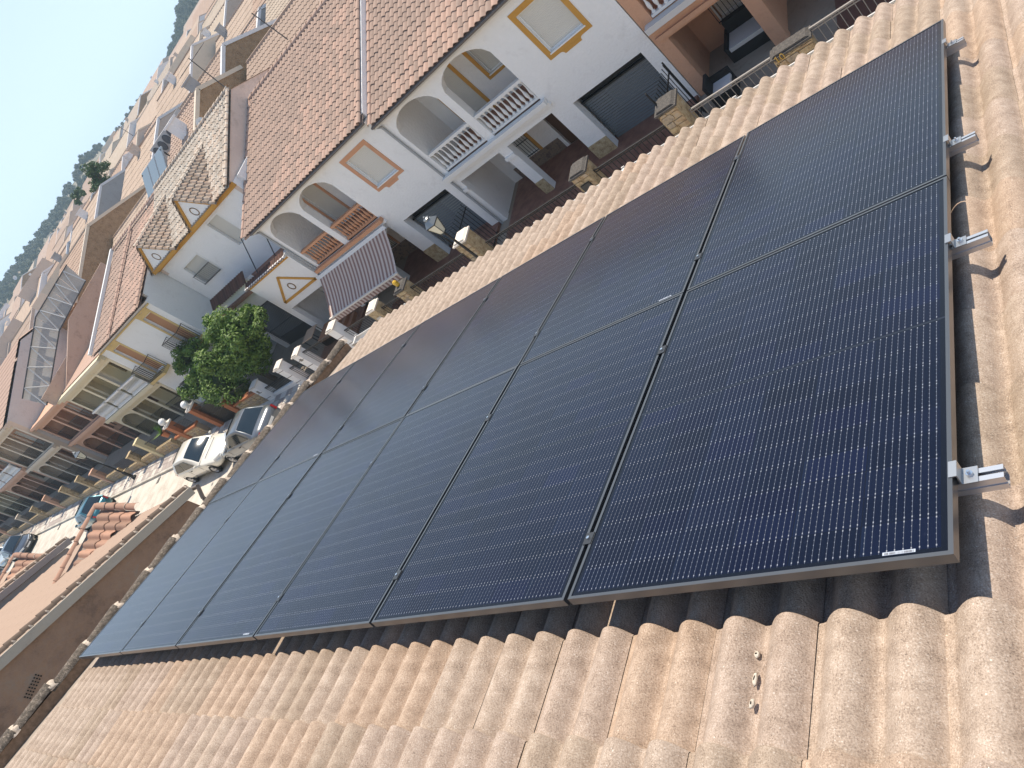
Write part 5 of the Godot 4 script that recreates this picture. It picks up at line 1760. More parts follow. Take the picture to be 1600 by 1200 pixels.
	mb.obx(Transform3D(Basis(), Vector3(hl - 0.025, 0.30, 0)), Vector3(0.08, 0.12, W * 0.5))
	mb.obx(Transform3D(Basis(), Vector3(hl - 0.05, 0.53, 0)), Vector3(0.08, 0.07, W * 0.36))
	part(t, "front_grille", mb, blk, true)
	mb = MB.new()
	mb.obx(Transform3D(Basis(), Vector3(-hl + 0.005, 0.62, 0)), Vector3(0.03, 0.11, 0.48))
	mb.obx(Transform3D(Basis(), Vector3(hl + 0.005, 0.42, 0)), Vector3(0.03, 0.10, 0.46))
	part(t, "number_plates", mb, plain("plate", lin(0.7, 0.7, 0.68), 0.4), true)

func cars() -> void:
	var mk := func(key: String, c: Color, metal: float) -> StandardMaterial3D:
		var m := plain(key, c, 0.28, metal)
		m.clearcoat_enabled = true
		m.clearcoat = 1.0
		m.clearcoat_roughness = 0.04
		return m
	car("cream white hatchback nose to nose with a silver car", 33.0, 11.66, -1.0, mk.call("paint_white", lin(0.66, 0.63, 0.54), 0.0), 4.05, 1.68, 1.43)
	car("silver car parked nose to nose with the cream white hatchback", 28.72, 11.75, 1.0, mk.call("paint_silver", lin(0.11, 0.12, 0.13), 0.3), 4.15, 1.70, 1.44, true)
	car("teal hatchback with its tail lights towards the white hatchback", 48.75, 11.4, 1.0, mk.call("paint_teal", lin(0.010, 0.105, 0.135), 0.3), 3.9, 1.66, 1.42)
	car("dark grey car parked beyond the teal hatchback", 66.3, 11.5, -1.0, mk.call("paint_dark", lin(0.03, 0.032, 0.038), 0.3), 4.3, 1.74, 1.44, true)
	car("pale blue car parked behind the dark grey car", 71.6, 11.2, -1.0, mk.call("paint_pale", lin(0.48, 0.56, 0.58), 0.3), 4.2, 1.7, 1.45)

# ------------------------------------------------------------------ vegetation
func leaf_cloud(mb: MB, blobs: Array, n: int, size: float, sd: int) -> void:
	var g := RandomNumberGenerator.new()
	g.seed = sd
	var tot := 0.0
	for b in blobs: tot += b[1] * b[1]
	for b in blobs:
		var m := int(n * b[1] * b[1] / tot)
		# sub clumps give the crown its uneven surface
		var subs := []
		for k in 14:
			var v := Vector3(g.randfn(), g.randfn(), g.randfn()).normalized()
			subs.append([b[0] + v * b[1] * g.randf_range(0.45, 0.92) * Vector3(1, 0.9, 1), b[1] * g.randf_range(0.26, 0.48)])
		for k in m:
			var s: Array = subs[g.randi() % subs.size()]
			var v := Vector3(g.randfn(), g.randfn() * 0.9 + 0.15, g.randfn()).normalized()
			var p: Vector3 = s[0] + v * s[1] * g.randf_range(0.72, 1.12)
			var n1 := (v + Vector3(g.randfn(), g.randfn(), g.randfn()) * 0.55 + Vector3.UP * 0.4).normalized()
			var a := n1.cross(Vector3(g.randfn(), g.randfn(), g.randfn())).normalized()
			var c := n1.cross(a)
			var l := size * g.randf_range(0.7, 1.4)
			var bend := n1 * l * 0.12
			mb.tri(p - a * l, p + c * l * 0.42 - bend, p + a * l)
			mb.tri(p - a * l, p + a * l, p - c * l * 0.42 - bend)
func leaf_mat(key: String, c: Color) -> StandardMaterial3D:
	var m := rich(key, ntex(key, 128, [[0.03, 1.0], [0.2, 1.0]], [Color(c.r * 0.45, c.g * 0.5, c.b * 0.5), c, Color(c.r * 1.9, c.g * 1.55, c.b * 1.3)], 3, 2.2), 0.7, 0.6)
	m.backlight_enabled = true
	m.backlight = Color(c.r * 1.2, c.g * 1.5, c.b * 0.6).linear_to_srgb()
	return m
func tree() -> void:
	var foot := Vector3(29.6, 1.0, 15.1)
	var t := thing("round_tree", "dense round green tree in the patio behind the silver car", "tree", foot)
	var mb := MB.new()
	mb.path([foot, foot + Vector3(0.08, 0.7, 0.02), foot + Vector3(0.02, 1.4, -0.1)], 0.13, 8)
	for k in 6:
		var a := TAU * k / 6.0
		mb.tube(foot + Vector3(0.02, 1.35, -0.1), foot + Vector3(cos(a) * 1.0, 2.5 + 0.3 * sin(k * 2.0), sin(a) * 0.8), 0.075, 0.03, 6)
	part(t, "trunk", mb, stucco("bark", Color(0.12, 0.09, 0.06), 0.2))
	mb = MB.new()
	var bl := []
	for p in [[372, 520, 15.3, 1.15], [395, 500, 15.6, 0.75], [352, 548, 14.9, 1.2], [385, 555, 15.0, 1.1], [405, 540, 15.5, 0.8], [350, 592, 14.7, 1.15], [318, 588, 14.9, 0.95], [300, 603, 14.9, 0.7], [288, 560, 15.7, 0.7], [305, 545, 15.8, 0.6], [370, 615, 14.6, 0.7], [340, 625, 14.6, 0.6], [335, 510, 15.6, 0.7]]:
		bl.append([PZ(p[0], p[1], p[2]), p[3]])
	leaf_cloud(mb, bl, 26000, 0.085, 5)
	part(t, "crown", mb, leaf_mat("leaf_green", Color(0.105, 0.185, 0.026)))
	# inner dark mass of twigs
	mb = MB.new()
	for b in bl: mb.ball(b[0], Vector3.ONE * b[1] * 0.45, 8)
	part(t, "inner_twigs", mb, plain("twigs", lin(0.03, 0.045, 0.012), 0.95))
	# potted palm and small plants
	var p := thing("potted_palm", "small spiky green plant in a terracotta pot on the garden wall", "plant", Vector3(38.2, 2.0, ZFENCE))
	mb = MB.new()
	mb.lathe(Transform3D(Basis(), Vector3(38.4, 2.45, ZFENCE)), [Vector2(0, 0), Vector2(0.14, 0), Vector2(0.2, 0.34), Vector2(0.22, 0.36), Vector2(0.18, 0.36)], 10)
	part(p, "pot", mb, plain("terracotta", lin(0.42, 0.16, 0.07), 0.85))
	mb = MB.new()
	for k in 40:
		var a := TAU * k * 0.382
		var e := 0.3 + 1.1 * fposmod(k * 0.618, 1.0)
		var d := Vector3(cos(a) * cos(e), sin(e), sin(a) * cos(e))
		var b := Vector3(38.4, 2.8, ZFENCE)
		var s := d.cross(Vector3.UP).normalized() * 0.03
		mb.tri(b - s, b + s, b + d * 0.75 + Vector3(0, -0.1, 0))
	part(p, "fronds", mb, leaf_mat("palm_green", Color(0.10, 0.18, 0.03)))

# garden front of the yellow-trimmed house: rubble wall, terracotta coping and posts, globe lamps
func yellow_garden() -> void:
	var terra := stucco("terracotta_post", Color(0.36, 0.13, 0.05), 0.08)
	var iron := plain("iron", lin(0.012, 0.012, 0.013), 0.45, 0.3)
	var segs := [[28.98, 31.3, "rubble garden wall with terracotta coping behind the silver car"], [35.4, 38.2, "rubble garden wall with terracotta coping behind the white hatchback's roof"]]
	for k in 2:
		var s: Array = segs[k]
		var g := ground(s[0], 10)
		var t := thing("garden_wall", s[2], "garden wall", Vector3((s[0] + s[1]) / 2, g, ZFENCE))
		var mb := MB.new()
		mb.box(Vector3(s[0], g - 0.3, ZFENCE - 0.11), Vector3(s[1], g + 0.80, ZFENCE + 0.11))
		part(t, "core", mb, stucco("wall_mortar", Color(0.30, 0.24, 0.17), 0.1))
		rubble(t, s[0], s[1], g + 0.1, g + 0.79, ZFENCE - 0.11, 20 + k)
		mb = MB.new()
		mb.box(Vector3(s[0] - 0.02, g + 0.80, ZFENCE - 0.16), Vector3(s[1] + 0.02, g + 0.90, ZFENCE + 0.16))
		part(t, "coping", mb, terra)
		grille(t, "railing", s[0] + 0.05, s[1] - 0.05, g + 0.9, g + 1.5, ZFENCE, 0.14, iron, false, 0.011, 2)
	var pl := ["terracotta gate post with a white globe lamp beside the parcel of the round tree", "terracotta gate post without lamp next to the letter panel", "terracotta gate post with a white globe lamp beside the potted palm"]
	var px := [33.9, 31.55, 37.1]
	for k in 3:
		var g := ground(px[k], 10)
		var top: float = [3.05, 2.5, 3.0][k]
		var t := thing("terracotta_post", pl[k], "gate post", Vector3(px[k], g, ZFENCE), "terracotta gate posts")
		var mb := MB.new()
		mb.box(Vector3(px[k] - 0.2, g - 0.3, ZFENCE - 0.2), Vector3(px[k] + 0.2, top, ZFENCE + 0.2))
		part(t, "shaft", mb, terra)
		mb = MB.new()
		mb.box(Vector3(px[k] - 0.25, top, ZFENCE - 0.25), Vector3(px[k] + 0.25, top + 0.09, ZFENCE + 0.25))
		part(t, "cap", mb, plain("white_cap", lin(0.66, 0.60, 0.52), 0.7))
		if k != 1:
			var l := thing("globe_lamp", "white globe lamp on the terracotta post %s" % ("beside the round tree" if k == 0 else "beside the potted palm"), "lamp", Vector3(px[k], top + 0.09, ZFENCE), "white globe lamps")
			mb = MB.new()
			mb.ball(Vector3(px[k], top + 0.30, ZFENCE), Vector3(0.19, 0.19, 0.19), 14)
			part(l, "globe", mb, plain("globe", lin(0.74, 0.74, 0.72), 0.3))
			mb = MB.new()
			mb.tube(Vector3(px[k], top + 0.09, ZFENCE), Vector3(px[k], top + 0.14, ZFENCE), 0.08, 0.08, 8)
			part(l, "foot", mb, plain("white_rail", lin(0.72, 0.71, 0.68), 0.6))
	var g2 := ground(33, 10)
	var dg := thing("driveway_gate", "tall dark driveway gate between two terracotta posts", "gate", Vector3(32.7, g2, ZFENCE))
	var mb2 := MB.new()
	mb2.box(Vector3(31.78, g2, ZFENCE - 0.02), Vector3(33.68, g2 + 1.5, ZFENCE + 0.02))
	part(dg, "sheet", mb2, plain("gate_dark", lin(0.02, 0.015, 0.013), 0.5))
	grille(dg, "gate", 31.78, 33.68, g2 + 0.05, g2 + 1.75, ZFENCE - 0.05, 0.12, iron, false, 0.012, 3)

# ------------------------------------------------------------------ neighbours on our side of the street
func near_neighbours() -> void:
	var wallm := [rich("brown_gable", ntex("gable_t", 512, [[0.006, 1.0], [0.03, 0.6], [0.12, 0.3], [0.45, 0.4]], [Color(0.13, 0.085, 0.058), Color(0.235, 0.15, 0.10), Color(0.27, 0.175, 0.115), Color(0.25, 0.19, 0.14)], 17), 4.0, 0.95, nmap("stucco_n", 256, 0.09, 3.0), 0.4), stucco("grey_gable", Color(0.27, 0.245, 0.23), 0.05)]
	var ledge := stucco("ledge", Color(0.37, 0.33, 0.27), 0.07)
	var rm := tile_mats("peach_tile", Color(0.375, 0.268, 0.195), 3, 0.1)
	var dm := tile_mats("terracotta_tile", Color(0.34, 0.205, 0.142), 4, 0.2)
	var capm := tile_mats("cap_grey", Color(0.115, 0.083, 0.06), 3, 0.25)
	var mort := plain("mortar_plain", lin(0.46, 0.37, 0.29), 0.95)
	for k in 3:
		var x0: float = [17.5, 28.4, 39.4][k]
		var x1: float = [28.1, 39.1, 50.0][k]
		var ey: float = [5.82, 6.02, 6.2][k]
		var ez: float = [5.04, 5.3, 5.3][k]
		var tn: float = [0.458, 0.483, 0.483][k]
		var g := ground(x0, 0)
		var lab: String = ["neighbouring house with brown gable wall and peach tiled roof", "neighbouring house with grey gable wall behind the first tiled dormer", "farthest house on the near side, behind the second tiled dormer"][k]
		var h := thing("neighbour_house", lab, "house", Vector3((x0 + x1) / 2, g, 0), "houses on the near side of the street")
		var rz := -2.2
		var ry := ey + (ez - rz) * tn
		var mb := MB.new()
		mb.poly(Transform3D(Basis(Vector3(0, 0, 1), Vector3(0, 1, 0), Vector3(-1, 0, 0)), Vector3(x0 + 0.3, 0, 0)), PackedVector2Array([Vector2(ez - 0.25, g - 0.3), Vector2(ez - 0.25, ey - 0.0), Vector2(rz, ry - 0.12), Vector2(-9.0, ey), Vector2(-9.0, g - 0.3)]), 0.3)
		part(h, "gable_wall", mb, wallm[mini(k, 1)])
		mb = MB.new()
		mb.box(Vector3(x0 + 0.3, g - 0.3, ez - 0.55), Vector3(x1, ey - 0.1, ez - 0.28))
		part(h, "front_wall", mb, stucco("near_front", Color(0.6, 0.55, 0.47), 0.05))
		# plain ledge along the gable top and caps with mortar joints on it
		mb = MB.new()
		mb.bar(Vector3(x0 - 0.02, ey + 0.02, ez), Vector3(x0 - 0.02, ry - 0.02, rz), 0.14, 0.20)
		part(h, "gable_ledge", mb, ledge if k == 0 else wallm[1])
		var n := int(Vector2(ez - rz, ry - ey).length() / 0.37)
		var A := Vector3(x0 + 0.13, ey + 0.11, ez + 0.05)
		var B := Vector3(x0 + 0.13, ry + 0.11, rz)
		caps(h, B, A, capm[1], 0.105, 0.37, "verge_cap")
		for q in n:
			mb = MB.new()
			mb.ball(A.lerp(B, (q + 0.02) / n), Vector3(0.125, 0.10, 0.05), 8)
			part(h, "mortar_joint", mb, mort)
		mb = MB.new()
		var up := Vector3(0, (ez - rz) * tn, -(ez - rz))
		corr(mb, Vector3(x0 + 0.25, ey + 0.02, ez), Vector3(x1, ey + 0.02, ez), up, 0.15, 0.04, 20, 4)
		part(h, "roof", mb, rm[k])
		mb = MB.new()
		mb.quad(Vector3(x0, ry, rz), Vector3(x1, ry, rz), Vector3(x1, ey, -9.3), Vector3(x0, ey, -9.3))
		part(h, "rear_roof", mb, rm[k])
		# rainwater elbow at the eave corner
		mb = MB.new()
		mb.path([Vector3(x0 + 0.6, ey - 0.03, ez + 0.1), Vector3(x0 - 0.12, ey - 0.05, ez + 0.12), Vector3(x0 - 0.12, ey - 0.28, ez - 0.1), Vector3(x0 - 0.12, g, ez - 0.15)], 0.055, 8)
		part(h, "rain_pipe", mb, plain("pipe_brown", lin(0.13, 0.105, 0.085), 0.5))
		if k == 2: continue
		# tiled dormer
		var dx: float = [0.0, 10.9][k]
		var dyy: float = [0.0, 0.0][k]
		var pk := Vector3(22.5 + dx, 6.66 + dyy, 5.17)
		var lo := Vector3(22.5 + dx, 6.72 + dyy, 3.02)
		var d := part(h, "dormer", MB.new(), dm[0])
		for s in [-1.0, 1.0]:
			mb = MB.new()
			var f := Vector3(pk.x + s * 1.35, pk.y - 0.62, pk.z - 0.1)
			if s < 0: mb.quad(pk + Vector3(0, -0.05, 0), lo, f + Vector3(0, -0.05, -0.6), f + Vector3(0, -0.05, 0))
			else: mb.quad(lo, pk + Vector3(0, -0.05, 0), f + Vector3(0, -0.05, 0), f + Vector3(0, -0.05, -0.6))
			part(d, "dormer_deck", mb, plain("dormer_mortar", lin(0.25, 0.19, 0.15), 0.95))
			if s < 0:
				var dn := (f - pk).normalized()
				dn.z = 0
				dn = dn.normalized()
				var cx := Vector3(0, 0, 1)
				var ny := dn.cross(cx)
				if ny.y < 0:
					cx = -cx
					ny = dn.cross(cx)
				var tm := tile_mesh(0.27, 1, 0.5, 0.085, 0.02, 8, 0.03)
				for c in 8:
					for r in 3:
						var reach := 1.42 * (1.0 - (c + 0.9) / 8.5)
						var s0 := 0.16 + r * 0.44
						if s0 > reach: continue
						var o := pk + dn * s0 + Vector3(0, 0.0, -0.12 - c * 0.27)
						if cx.z > 0: o.z -= 0.27
						inst(d, "dormer_tile", tm, dm[rng.randi() % 4], Transform3D(Basis(cx, ny, dn), o))
		caps(d, lo + Vector3(0, 0.08, -0.4), pk + Vector3(0, 0.1, 0.05), dm[2], 0.10, 0.36, "ridge_tile")
		var fl := Vector3(pk.x - 1.45, pk.y - 0.62, pk.z + 0.02)
		caps(d, fl, pk + Vector3(-0.05, 0.08, 0.02), dm[1], 0.115, 0.42, "barge_tile")
		mb = MB.new()
		mb.poly(Transform3D(Basis(), Vector3(0, 0, pk.z - 0.1)), PackedVector2Array([Vector2(pk.x - 1.3, pk.y - 0.75), Vector2(pk.x + 1.3, pk.y - 0.75), Vector2(pk.x, pk.y - 0.05)]), 0.08)
		part(d, "dormer_front", mb, wallm[0])
	# vent holes in the brown gable wall
	var vents := thing("wall_vents", "two rows of small vent holes in the brown gable wall", "vent", Vector3(17.49, 7.0, 0.3))
	for p in [[48, 1070], [38, 1090]]:
		for i in 4:
			for j in 3:
				var c := PX(p[0] + 0.6 * 0, p[1], 17.49)
				var mb := MB.new()
				mb.box(c + Vector3(-0.004, -0.05 * j - 0.02, 0.06 * i), c + Vector3(0.004, -0.05 * j + 0.01, 0.06 * i + 0.025))
				part(vents, "hole", mb, plain("hole", lin(0.004, 0.004, 0.004), 1.0))

# ------------------------------------------------------------------ the town behind
func antenna(label: String, foot: Vector3, h: float, rods: int, lean: float) -> void:
	var t := thing("tv_antenna", label, "antenna", foot, "roof antennas")
	var m := plain("antenna_grey", lin(0.09, 0.085, 0.08), 0.5, 0.5)
	var mb := MB.new()
	var top := foot + Vector3(lean, h, 0)
	mb.tube(foot, top, 0.025, 0.02, 6)
	part(t, "mast", mb, m)
	mb = MB.new()
	var a := top + Vector3(-0.7, -0.15, 0.35)
	var b := top + Vector3(0.7, -0.12, -0.35)
	mb.tube(a, b, 0.015, 0.015, 5)
	part(t, "boom", mb, m)
	for k in rods:
		mb = MB.new()
		var c := a.lerp(b, k / float(rods - 1))
		mb.tube(c + Vector3(0.13, 0, 0.27), c - Vector3(0.13, 0, 0.27), 0.01, 0.01, 4)
		part(t, "rod", mb, m)
func dish(label: String, c: Vector3, r: float) -> void:
	var t := thing("satellite_dish", label, "satellite dish", c, "satellite dishes")
	var mb := MB.new()
	var d := Vector3(-0.6, 0.35, -0.7).normalized()
	var s := d.cross(Vector3.UP).normalized()
	mb.lathe(Transform3D(Basis(s, d, s.cross(d)), c), [Vector2(0, 0), Vector2(r * 0.5, r * 0.06), Vector2(r, r * 0.24), Vector2(r, r * 0.28), Vector2(r * 0.5, r * 0.10), Vector2(0, r * 0.04)], 16)
	part(t, "reflector", mb, plain("dish_white", lin(0.62, 0.62, 0.60), 0.5))
	mb = MB.new()
	mb.tube(c, c - d * r * 0.6 + Vector3(0, -r * 0.8, 0), 0.03, 0.03, 6)
	mb.tube(c + Vector3(0, -r * 0.7, 0), c + d * r * 0.9, 0.012, 0.012, 5)
	part(t, "bracket", mb, plain("antenna_grey", lin(0.09, 0.085, 0.08), 0.5, 0.5))
func town() -> void:
	var g := RandomNumberGenerator.new()
	g.seed = 91
	var roofm := []
	for k in 6:
		var c: Color = [Color(0.39, 0.275, 0.20), Color(0.44, 0.335, 0.25), Color(0.36, 0.265, 0.20), Color(0.43, 0.35, 0.265), Color(0.41, 0.30, 0.23), Color(0.39, 0.32, 0.25)][k]
		roofm.append(rich("town_roof%d" % k, ntex("town_roof%d" % k, 256, [[0.012, 1.0], [0.06, 0.9], [0.4, 0.7]], [Color(c.r * 0.72, c.g * 0.7, c.b * 0.68), c, Color(minf(c.r * 1.12, 0.7), c.g * 1.14, c.b * 1.18)], k), 3.2, 0.95))
	var wn := ["brown", "white", "grey", "pink", "cream"]
	var wm := [rich("rough_brown", ntex("rough_brown", 256, [[0.02, 0.8], [0.1, 0.8], [0.45, 0.8]], [Color(0.15, 0.095, 0.05), Color(0.30, 0.20, 0.115), Color(0.37, 0.26, 0.16)], 4), 2.2, 0.95, nmap("stucco_n", 256, 0.09, 3.0), 0.8), stucco("town_white", Color(0.68, 0.67, 0.66), 0.05), stucco("town_grey", Color(0.36, 0.35, 0.335), 0.08), stucco("town_pink", Color(0.52, 0.43, 0.36), 0.06), stucco("town_cream", Color(0.60, 0.52, 0.41), 0.06)]
	var winm := glass("town_glass", lin(0.03, 0.035, 0.04))
	var frame := plain("white_frame", lin(0.74, 0.74, 0.72), 0.45)
	# [ridge z, first x, last x, wall kinds]; first entries pinned to gables seen in the photograph
	var list := [[27.0, 29.6, 9.75, 0, 3.4], [34.0, 33.0, 9.72, 0, 8.5], [30.0, 50.8, 10.5, 0, 7.4], [30.0, 43.0, 8.8, 2, 7.4], [30.0, 58.5, 9.9, 3, 8.2], [30.0, 67.0, 10.6, 1, 8.6], [30.0, 76.0, 10.7, 3, 9.0], [30.0, 85.5, 11.2, 4, 9.0], [30.0, 95.0, 11.6, 0, 9.5], [30.0, 21.5, 8.5, 3, 7.6], [30.0, 13.0, 9.0, 1, 8.0], [30.0, 105.0, 12.0, 3, 9.5], [30.0, 115.0, 12.4, 1, 9.5]]
	var pinned := list.size()
	var z := 43.0
	var row := 0
	while z < 330.0:
		var x := z * 0.78 - 6.0
		var xe := z * 2.6 + 30.0
		if row > 6: xe = z * 2.1 + 10.0
		while x < minf(xe, 330.0):
			var w := g.randf_range(7.0, 10.5) * (1.0 + maxf(0.0, z - 60.0) / 110.0)
			var r := Vector2(x, z).length()
			var ry := ground(x, z) + 7.6 + g.randf_range(-0.9, 1.0) + minf(1.2, r / 200.0)
			if r < 330.0 and g.randf() < 0.93: list.append([z + g.randf_range(-1.0, 1.0), x, ry, [0, 1, 1, 2, 3, 3, 4][g.randi() % 7], w])
			x += w + (g.randf_range(0, 1.0) if g.randf() < 0.7 else g.randf_range(2.0, 7.0))
		z += 13.0 + row * 3.2
		row += 1
	for n in list.size():
		var it: Array = list[n]
		var zr: float = it[0]
		var x0: float = it[1]
		var ry: float = it[2]
		var k: int = it[3]
		var w: float = it[4]
		var x1: float = x0 + w
		var r := Vector2(x0, zr).length()
		var hs := g.randf_range(4.6, 6.0) * (1.0 if r < 90 else 1.25)
		if n == 0: hs = 3.0
		var tn := g.randf_range(0.30, 0.40)
		var e := ry - hs * tn
		var gy := ground(x0 + w / 2, zr) - 1.5
		var far := r > 120.0
		var ri := g.randi() % 6
		var has := []
		var h := thing("town_house", "", "house", Vector3(x0 + w / 2, gy, zr), "houses of the hillside town")
		var mb := MB.new()
		mb.poly(Transform3D(Basis(Vector3(0, 0, 1), Vector3(0, 1, 0), Vector3(-1, 0, 0)), Vector3(x1, 0, 0)), PackedVector2Array([Vector2(zr - hs, gy), Vector2(zr - hs, e), Vector2(zr, ry - 0.08), Vector2(zr + hs, e), Vector2(zr + hs, gy)]), w)
		part(h, "wall", mb, wm[k])
		mb = MB.new()
		var up := Vector3(0, (hs + 0.25) * tn, hs + 0.25)
		var rows := 14 if r < 62.0 else (7 if r < 90.0 else 1)
		var pit := 0.26 if r < 90.0 else 0.5
		corr(mb, Vector3(x1 + 0.1, e - 0.25 * tn + 0.03, zr - hs - 0.25), Vector3(x0 + 0.12, e - 0.25 * tn + 0.03, zr - hs - 0.25), up, pit, 0.06 if r < 90.0 else 0.09, rows, 4 if r < 90.0 else 2)
		var rf := part(h, "front_roof", mb, roofm[ri])
		mb = MB.new()
		mb.quad(Vector3(x0 + 0.12, e, zr + hs), Vector3(x1 + 0.1, e, zr + hs), Vector3(x1 + 0.1, ry + 0.03, zr), Vector3(x0 + 0.12, ry + 0.03, zr))
		part(h, "rear_roof", mb, rf.material_override)
		# pale rendered verge along the gable
		mb = MB.new()
		mb.bar(Vector3(x0 + 0.06, e + 0.02, zr - hs), Vector3(x0 + 0.06, ry + 0.05, zr), 0.2, 0.2)
		mb.bar(Vector3(x0 + 0.06, e + 0.02, zr + hs), Vector3(x0 + 0.06, ry + 0.05, zr), 0.2, 0.2)
		part(h, "verge", mb, wm[[1, 3, 4][g.randi() % 3]])
		if r < 150.0:
			mb = MB.new()
			mb.bar(Vector3(x0, ry + 0.07, zr), Vector3(x1, ry + 0.07, zr), 0.22, 0.14)
			part(h, "ridge", mb, roofm[(g.randi()) % 6])
		# windows in the gable and in the front
		var nw := 0 if n < 3 else g.randi_range(0, 2) if k == 0 else g.randi_range(1, 3)
		for q in nw:
			var zz := zr + g.randf_range(-0.6, 0.5) * hs
			var yy := e - g.randf_range(0.2, 1.6)
			var ws := g.randf_range(0.45, 0.6) * (1.5 if far else 1.0)
			mb = MB.new()
			mb.box(Vector3(x0 - 0.03, yy - ws * 1.3, zz - ws * 0.9), Vector3(x0 - 0.01, yy, zz + ws * 0.9))
			var wi := part(h, "window", mb, frame)
			mb = MB.new()
			mb.box(Vector3(x0 - 0.045, yy - ws * 1.3 + 0.08, zz - ws * 0.9 + 0.08), Vector3(x0 - 0.031, yy - 0.08, zz + ws * 0.9 - 0.08))
			part(wi, "pane", mb, winm)
		for q in g.randi_range(1, 3):
			var xx := x0 + w * g.randf_range(0.12, 0.8)
			mb = MB.new()
			mb.box(Vector3(xx, e - 1.9, zr - hs - 0.03), Vector3(xx + 1.0, e - 0.6, zr - hs - 0.01))
			part(h, "window", mb, winm)
		if g.randf() < 0.22:
			mb = MB.new()
			var cx := x0 + w * g.randf_range(0.2, 0.8)
			var cz := zr - g.randf_range(0.5, 2.0)
			var cy := ry - (zr - cz) * tn
			mb.box(Vector3(cx, cy - 0.4, cz), Vector3(cx + 0.6, cy + 0.9, cz + 0.5))
			mb.box(Vector3(cx - 0.06, cy + 0.9, cz - 0.06), Vector3(cx + 0.66, cy + 1.0, cz + 0.56))
			has.append("a chimney")
			part(h, "chimney", mb, wm[[1, 3, 4, 2][g.randi() % 4]])
		# roof boxes and terraces give some rooflines a step
		if g.randf() < 0.14 and r > 60.0:
			mb = MB.new()
			var bx := x0 + w * g.randf_range(0.0, 0.4)
			mb.box(Vector3(bx, e - 0.2, zr - 1.5), Vector3(bx + w * 0.4, ry + 0.9, zr + 2.5))
			part(h, "roof_room", mb, wm[[1, 3, 4][g.randi() % 3]])
			has.append("a roof room")
		has.append(["no gable window", "one gable window", "two gable windows", "three gable windows"][nw])
		h.set_meta("label", "%s%s house, %s tiled roof, %s" % ["distant " if far else "", wn[k] + "-walled", ["terracotta", "sandy pink", "brown", "ochre tan", "rose", "dull tan"][ri], " and ".join(has.slice(0, 2))])

